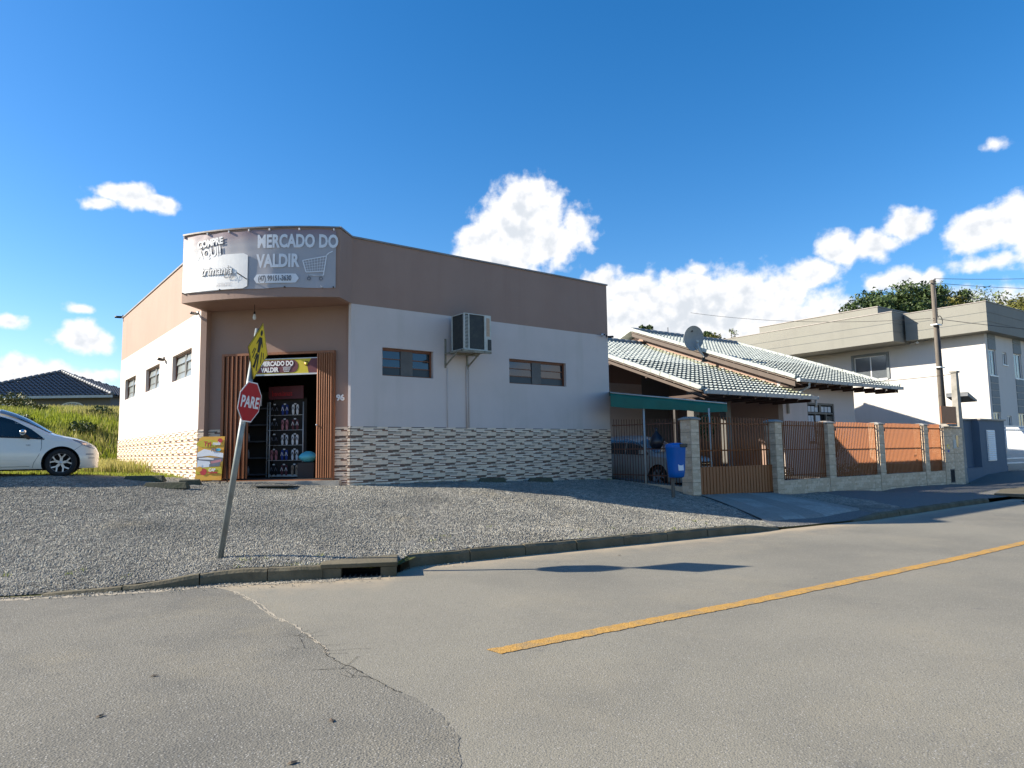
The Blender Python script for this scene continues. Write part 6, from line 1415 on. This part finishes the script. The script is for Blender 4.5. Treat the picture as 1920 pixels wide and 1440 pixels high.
for a in ((L_, F_, ev), (R2_, F_, ev)):
    rt_ = MB().tube([(0, 0, 0), (.36, 0, 0)], .11, 'roof_dark', 8).mesh('ridge_tile'); d = ap_-Vector(a); nn3 = int(d.length/.34); q_ = d.to_track_quat('X', 'Z').to_matrix().to_4x4()
    for k in range(nn3): o = link('ridge_tile', rt_, rfh); o.matrix_local = Matrix.Translation(Vector(a)+d*k/nn3+Vector((0, 0, .1))) @ q_
wn = empty('window', parent=BH); pts = [(3.1+.75*math.cos(a), .45+.33*math.sin(a)) for a in np.linspace(0, math.pi, 12)]
MB().prism([(3.85, -.5), *pts, (2.35, -.5)], .93, .98, 'alu_white').build('frame', wn); MB().prism([(3.77, -.5), *[(3.1+.67*math.cos(a), .44+.26*math.sin(a)) for a in np.linspace(0, math.pi, 12)], (2.43, -.5)], .91, .935, 'glass_pane').build('pane', wn)
mb = MB(); [mb.bar((3.1, .90, .42), (3.1+.68*math.cos(a), .90, .42+.27*math.sin(a)), .03, .03, 'alu_white') for a in (.5, 1.05, 1.57, 2.1, 2.64)]; mb.bar((2.37, .90, .42), (3.83, .90, .42), .03, .05, 'alu_white').bar((2.85, .9, -.5), (2.85, .9, .42), .03, .04, 'alu_white').bar((3.35, .9, -.5), (3.35, .9, .42), .03, .04, 'alu_white'); mb.build('glazing_bar', wn)
wn = empty('window', parent=BH); MB().box(-1.85, -.95, .94, .98, .28, .72, 'alu_white').build('frame', wn); MB().box(-1.78, -1.02, .92, .945, .34, .66, 'glass_pane').build('pane', wn)
for k in range(5): MB().box(-1.80, -1.0, .90, .92, .36+k*.07, .375+k*.07, 'alu_white').build('glazing_bar', wn)
wn = empty('window', parent=BH); MB().box(-4.0, -3.2, .94, .98, .1, .6, 'window_grey').build('frame', wn); MB().box(-3.95, -3.25, .92, .945, .14, .56, 'glass_dark').build('pane', wn)

# ------------------------------------------------------------------ grass on the bank
r = np.random.RandomState(12)
def blades(name, X, Y, hmin, hmax, wd, m, seed, lean=.35):
    r = np.random.RandomState(seed); n = len(X); Z = h(X, Y)-.02
    a = r.uniform(0, 6.28, n); hh_ = r.uniform(hmin, hmax, n); l = r.uniform(0, lean, n)*hh_; b = r.uniform(0, 6.28, n)
    sx_, sy_ = np.cos(a)*wd, np.sin(a)*wd
    P0 = np.stack([X-sx_, Y-sy_, Z], -1); P1 = np.stack([X+sx_, Y+sy_, Z], -1); P2 = np.stack([X+np.cos(b)*l, Y+np.sin(b)*l, Z+hh_], -1)
    Pm = np.stack([X+sx_*.8+np.cos(b)*l*.3, Y+sy_*.8+np.sin(b)*l*.3, Z+hh_*.55], -1)
    V = np.stack([P0, P1, Pm, P2], 1).reshape(-1, 3); Fc = np.array([(0, 1, 2), (0, 2, 3)])[None]+4*np.arange(n)[:, None, None]
    return link(name, raw_mesh(name, V, Fc.reshape(-1, 3), m))
n = 230000; X = r.uniform(-34, -10, n); Y = r.uniform(16.5, 42, n)
rat = X/Y; lx = (X-C1.x)*Rv.x+(Y-C1.y)*Rv.y; zt_g = h(X, Y)
k = (rat > -.86) & (rat < -.48) & ((lx < CXL-.15) | (((X-C1.x)*Lv.x+(Y-C1.y)*Lv.y) > 13.6)) & (Y > 16.4+(X+10)*-.12)
X, Y = X[k], Y[k]; patchy = np.sin(X*.9)*np.cos(Y*.7)+np.sin(X*.37+Y*.51)
tall = (Y > 18.5) & (r.uniform(0, 1, len(X)) < .8)
s1 = tall & (patchy+r.normal(0, .5, len(X)) > -.1)
tag(blades('tall_grass', X[s1], Y[s1], .10, .38, .015, 'grass_blade', 1), kind='stuff')
s2 = tall & ~s1
tag(blades('dry_grass', X[s2], Y[s2], .16, .46, .012, 'grass_dry', 2), kind='stuff')
n = 45000; X = r.uniform(-22, -7.3, n); Y = r.uniform(15, 26, n); lx = (X-C1.x)*Rv.x+(Y-C1.y)*Rv.y; k = (Y > gravel_back(X)-.1) & (lx < CXL-.02) & (X/Y > -.86) & (r.uniform(0, 1, n) < 1.2-(Y-15)/14)
tag(blades('short_grass', X[k], Y[k], .03, .11, .010, 'grass_blade', 3), kind='stuff')
n = 9000; X = np.r_[r.uniform(-3.2, -1.2, 900), r.uniform(.2, 4.6, 700), r.uniform(13.2, 16, 500)]; Y = kerb_y(X)+.16+np.abs(r.normal(0, .06, len(X))); big_ = X > 12; Y[big_] += r.uniform(.1, 3.0, big_.sum())
tag(blades('verge_grass', X, Y, .015, .06, .005, 'grass_blade', 4), kind='stuff')
wx_ = []; wy_ = []; rw_ = np.random.RandomState(31)
for _ in range(46):
    t_ = rw_.uniform(0, 1)
    if rw_.rand() < .55: p_ = shop(t_*8.2, -.06-abs(rw_.normal(0, .05))); x0_, y0_ = p_.x, p_.y
    else: x0_ = rw_.uniform(-7.5, 4.5); y0_ = float(kerb_y(x0_))+.2+abs(rw_.normal(0, .5))
    k_ = rw_.randint(8, 30); wx_ += list(x0_+rw_.normal(0, .05, k_)); wy_ += list(y0_+rw_.normal(0, .03, k_)-(.0))
tag(blades('weeds', np.array(wx_), np.array(wy_), .02, .09, .005, 'grass_blade', 9), kind='stuff')
# weeds and bushes on the bank
for i, (px, py, s) in enumerate(((-23.2, 32.6, 1.0), (-18.3, 31.2, .6), (-21.2, 31.5, .5), (-16.9, 27.6, .6), (-19.0, 27, .6), (-25, 31.5, .6))):
    leaf_clump('bank_bush', (px, py, hz(px, py)-.1), s*.9, s, int(700*s), 'leaf_olive' if i in (0, 2, 5) else 'leaf_dark', .09,
      ['tall loose bush on the crest of the bank in front of the far house', 'rounded bush at the crest of the bank below the arched window', 'small bush right of the tall one on the crest of the bank', 'dark low bush on the bank nearest the shop corner', 'dark bush half way up the bank right of the car', 'olive bush on the crest above the car roof'][i], 'bush', 60+i)

# ------------------------------------------------------------------ trees
def tree(name, loc, hgt, rad, m, seed, label, nleaf=5000, size=.22, trunk_h=.35, clumps=16, flat=.8, group=None):
    rr6 = np.random.RandomState(seed); T_ = empty(name, loc, 0, label, 'tree', group)
    mb = MB(); th = hgt*trunk_h; mb.tube([(0, 0, -1), (.05*hgt*.1, 0, th*.5), (0, 0, th), (.1, .05, hgt*.75)], hgt*.03, 'trunk', 8, r1=hgt*.008)
    cs = []
    for i in range(clumps):
        a = rr6.uniform(0, 6.28); q = rr6.uniform(.1, 1)**.6*rad*.75; z = th+(hgt-th)*rr6.uniform(.18, .92); q *= math.sqrt(max(.1, 1-((z-th)/(hgt-th)-.4)**2*1.8)); c = np.array([q*math.cos(a), q*math.sin(a), z]); cs.append((c, rad*rr6.uniform(.22, .42)))
        if i < 9: mb.tube([(0, 0, th*.8), tuple(c*.55+np.array([0, 0, th*.35])), tuple(c)], hgt*.010, 'trunk', 5, r1=hgt*.003)
    mb.build('trunk', T_)
    P = []
    for c, r_ in cs:
        n = nleaf//clumps; d = rr6.normal(0, 1, (n, 3)); d /= np.linalg.norm(d, axis=1)[:, None]; P.append(c+d*(r_*rr6.uniform(.45, 1.08, n)[:, None])*np.array([1, 1, flat]))
    P = np.concatenate(P); n = len(P); q = rr6.normal(0, 1, (n, 3, 3)); q /= np.linalg.norm(q, axis=2)[..., None]; q *= size*rr6.uniform(.6, 1.3, (n, 1, 1))
    V = (P[:, None]+q).reshape(-1, 3); link('crown', raw_mesh('crown', V, np.arange(3*n).reshape(-1, 3), m), T_)
    return T_
def far(px, py, d): # ground point and height for something whose top is seen at this pixel from the camera, at distance d
    v = fwd+rt*((px-960)/F)+up*((720-py)/F); v = v/v.y*d; return Vector((v.x, v.y, EYE+v.z))
hill = []
# wooded rise behind the apartments
hx = np.linspace(30, 130, 40); hy = np.linspace(62, 150, 30); XX, YY = np.meshgrid(hx, hy, indexing='ij')
rise = 13.5*np.exp(-((XX-66)/30)**2)*(1-np.exp(-np.maximum(0, YY-62)/10))
idx = np.arange(40*30).reshape(40, 30); Fc = np.stack([idx[:-1, :-1], idx[1:, :-1], idx[1:, 1:], idx[:-1, 1:]], -1).reshape(-1, 4)
tag(link('hill', raw_mesh('hill', np.stack([XX, YY, rise+.2], -1).reshape(-1, 3), Fc, 'forest_floor', True, 4)), kind='structure')
specs = [(1640, 555, 62, 3.2, 'leaf_dark', 'low dark tree at the left end of the hilltop trees behind the roof block', 7), (1675, 545, 66, 4, 'leaf_dark', 'dark tree just left of the two tallest crowns on the hill', 8), (1706, 538, 64, 4.2, 'leaf_dark', 'broad dark crown left of the tallest hilltop tree', 9), (1733, 527, 66, 3.6, 'leaf_dark', 'tallest dark tree just left of the utility pole', 9),
 (1772, 545, 70, 3.6, 'leaf_dark', 'dark tree directly behind the utility pole head', 8), (1795, 556, 68, 3.2, 'leaf_olive', 'olive tree right of the utility pole above the parapet', 8), (1818, 548, 74, 3.2, 'leaf_light', 'thin pale tree right of the pole standing above the olive scrub', 8), (1848, 538, 76, 3.8, 'leaf_light', 'airy pale-leaved tree highest at the right on the hill', 9), (1868, 546, 72, 3.2, 'leaf_light', 'small airy tree at the right shoulder of the pale tree', 8), (1880, 566, 68, 4.2, 'leaf_olive', 'yellow-green tree above the parapet corner at the right', 8), (1912, 566, 66, 4.2, 'leaf_olive', 'yellow-green tree at the right edge of the picture', 8), (1955, 570, 66, 5, 'leaf_olive', 'yellow-green tree just beyond the right edge', 8), (1850, 578, 62, 3.2, 'leaf_olive', 'low olive scrub tree behind the parapet corner', 6)]
for i, (px, py, d, rad, m, lb, hgt) in enumerate(specs):
    t_ = far(px, py, d)
    airy = m == 'leaf_light'
    tree('hill_tree', (t_.x, t_.y, t_.z-hgt), hgt, rad, m, 100+i, lb, 1500 if airy else 6500, .17 if airy else .20, .3, 14 if airy else 20, group='trees on the hill behind the apartment building')
t_ = far(1215, 607, 60); tree('round_tree', (t_.x, t_.y, t_.z-7), 7, 1.0, 'leaf_dark', 140, 'small dark round-topped tree above the roof ridge left of the dish', 1800, .14, .75, 9, .7)
t_ = far(1345, 622, 58); tree('umbrella_tree', (t_.x, t_.y, t_.z-7), 7, 1.6, 'leaf_olive', 141, 'yellow-green tree seen over the roof ridge right of the dish', 2600, .14, .7, 10, .6)
t_ = far(1328, 622, 62); tree('umbrella_tree', (t_.x, t_.y, t_.z-7), 7, .9, 'leaf_dark', 142, 'little dark tree immediately right of the dish', 1100, .13, .75, 7, .6)
t_ = far(1371, 614, 60); tree('slender_tree', (t_.x, t_.y, t_.z-8), 8, .85, 'leaf_light', 143, 'thin wispy tree between the dish and the apartment parapet', 420, .10, .7, 9, .9)
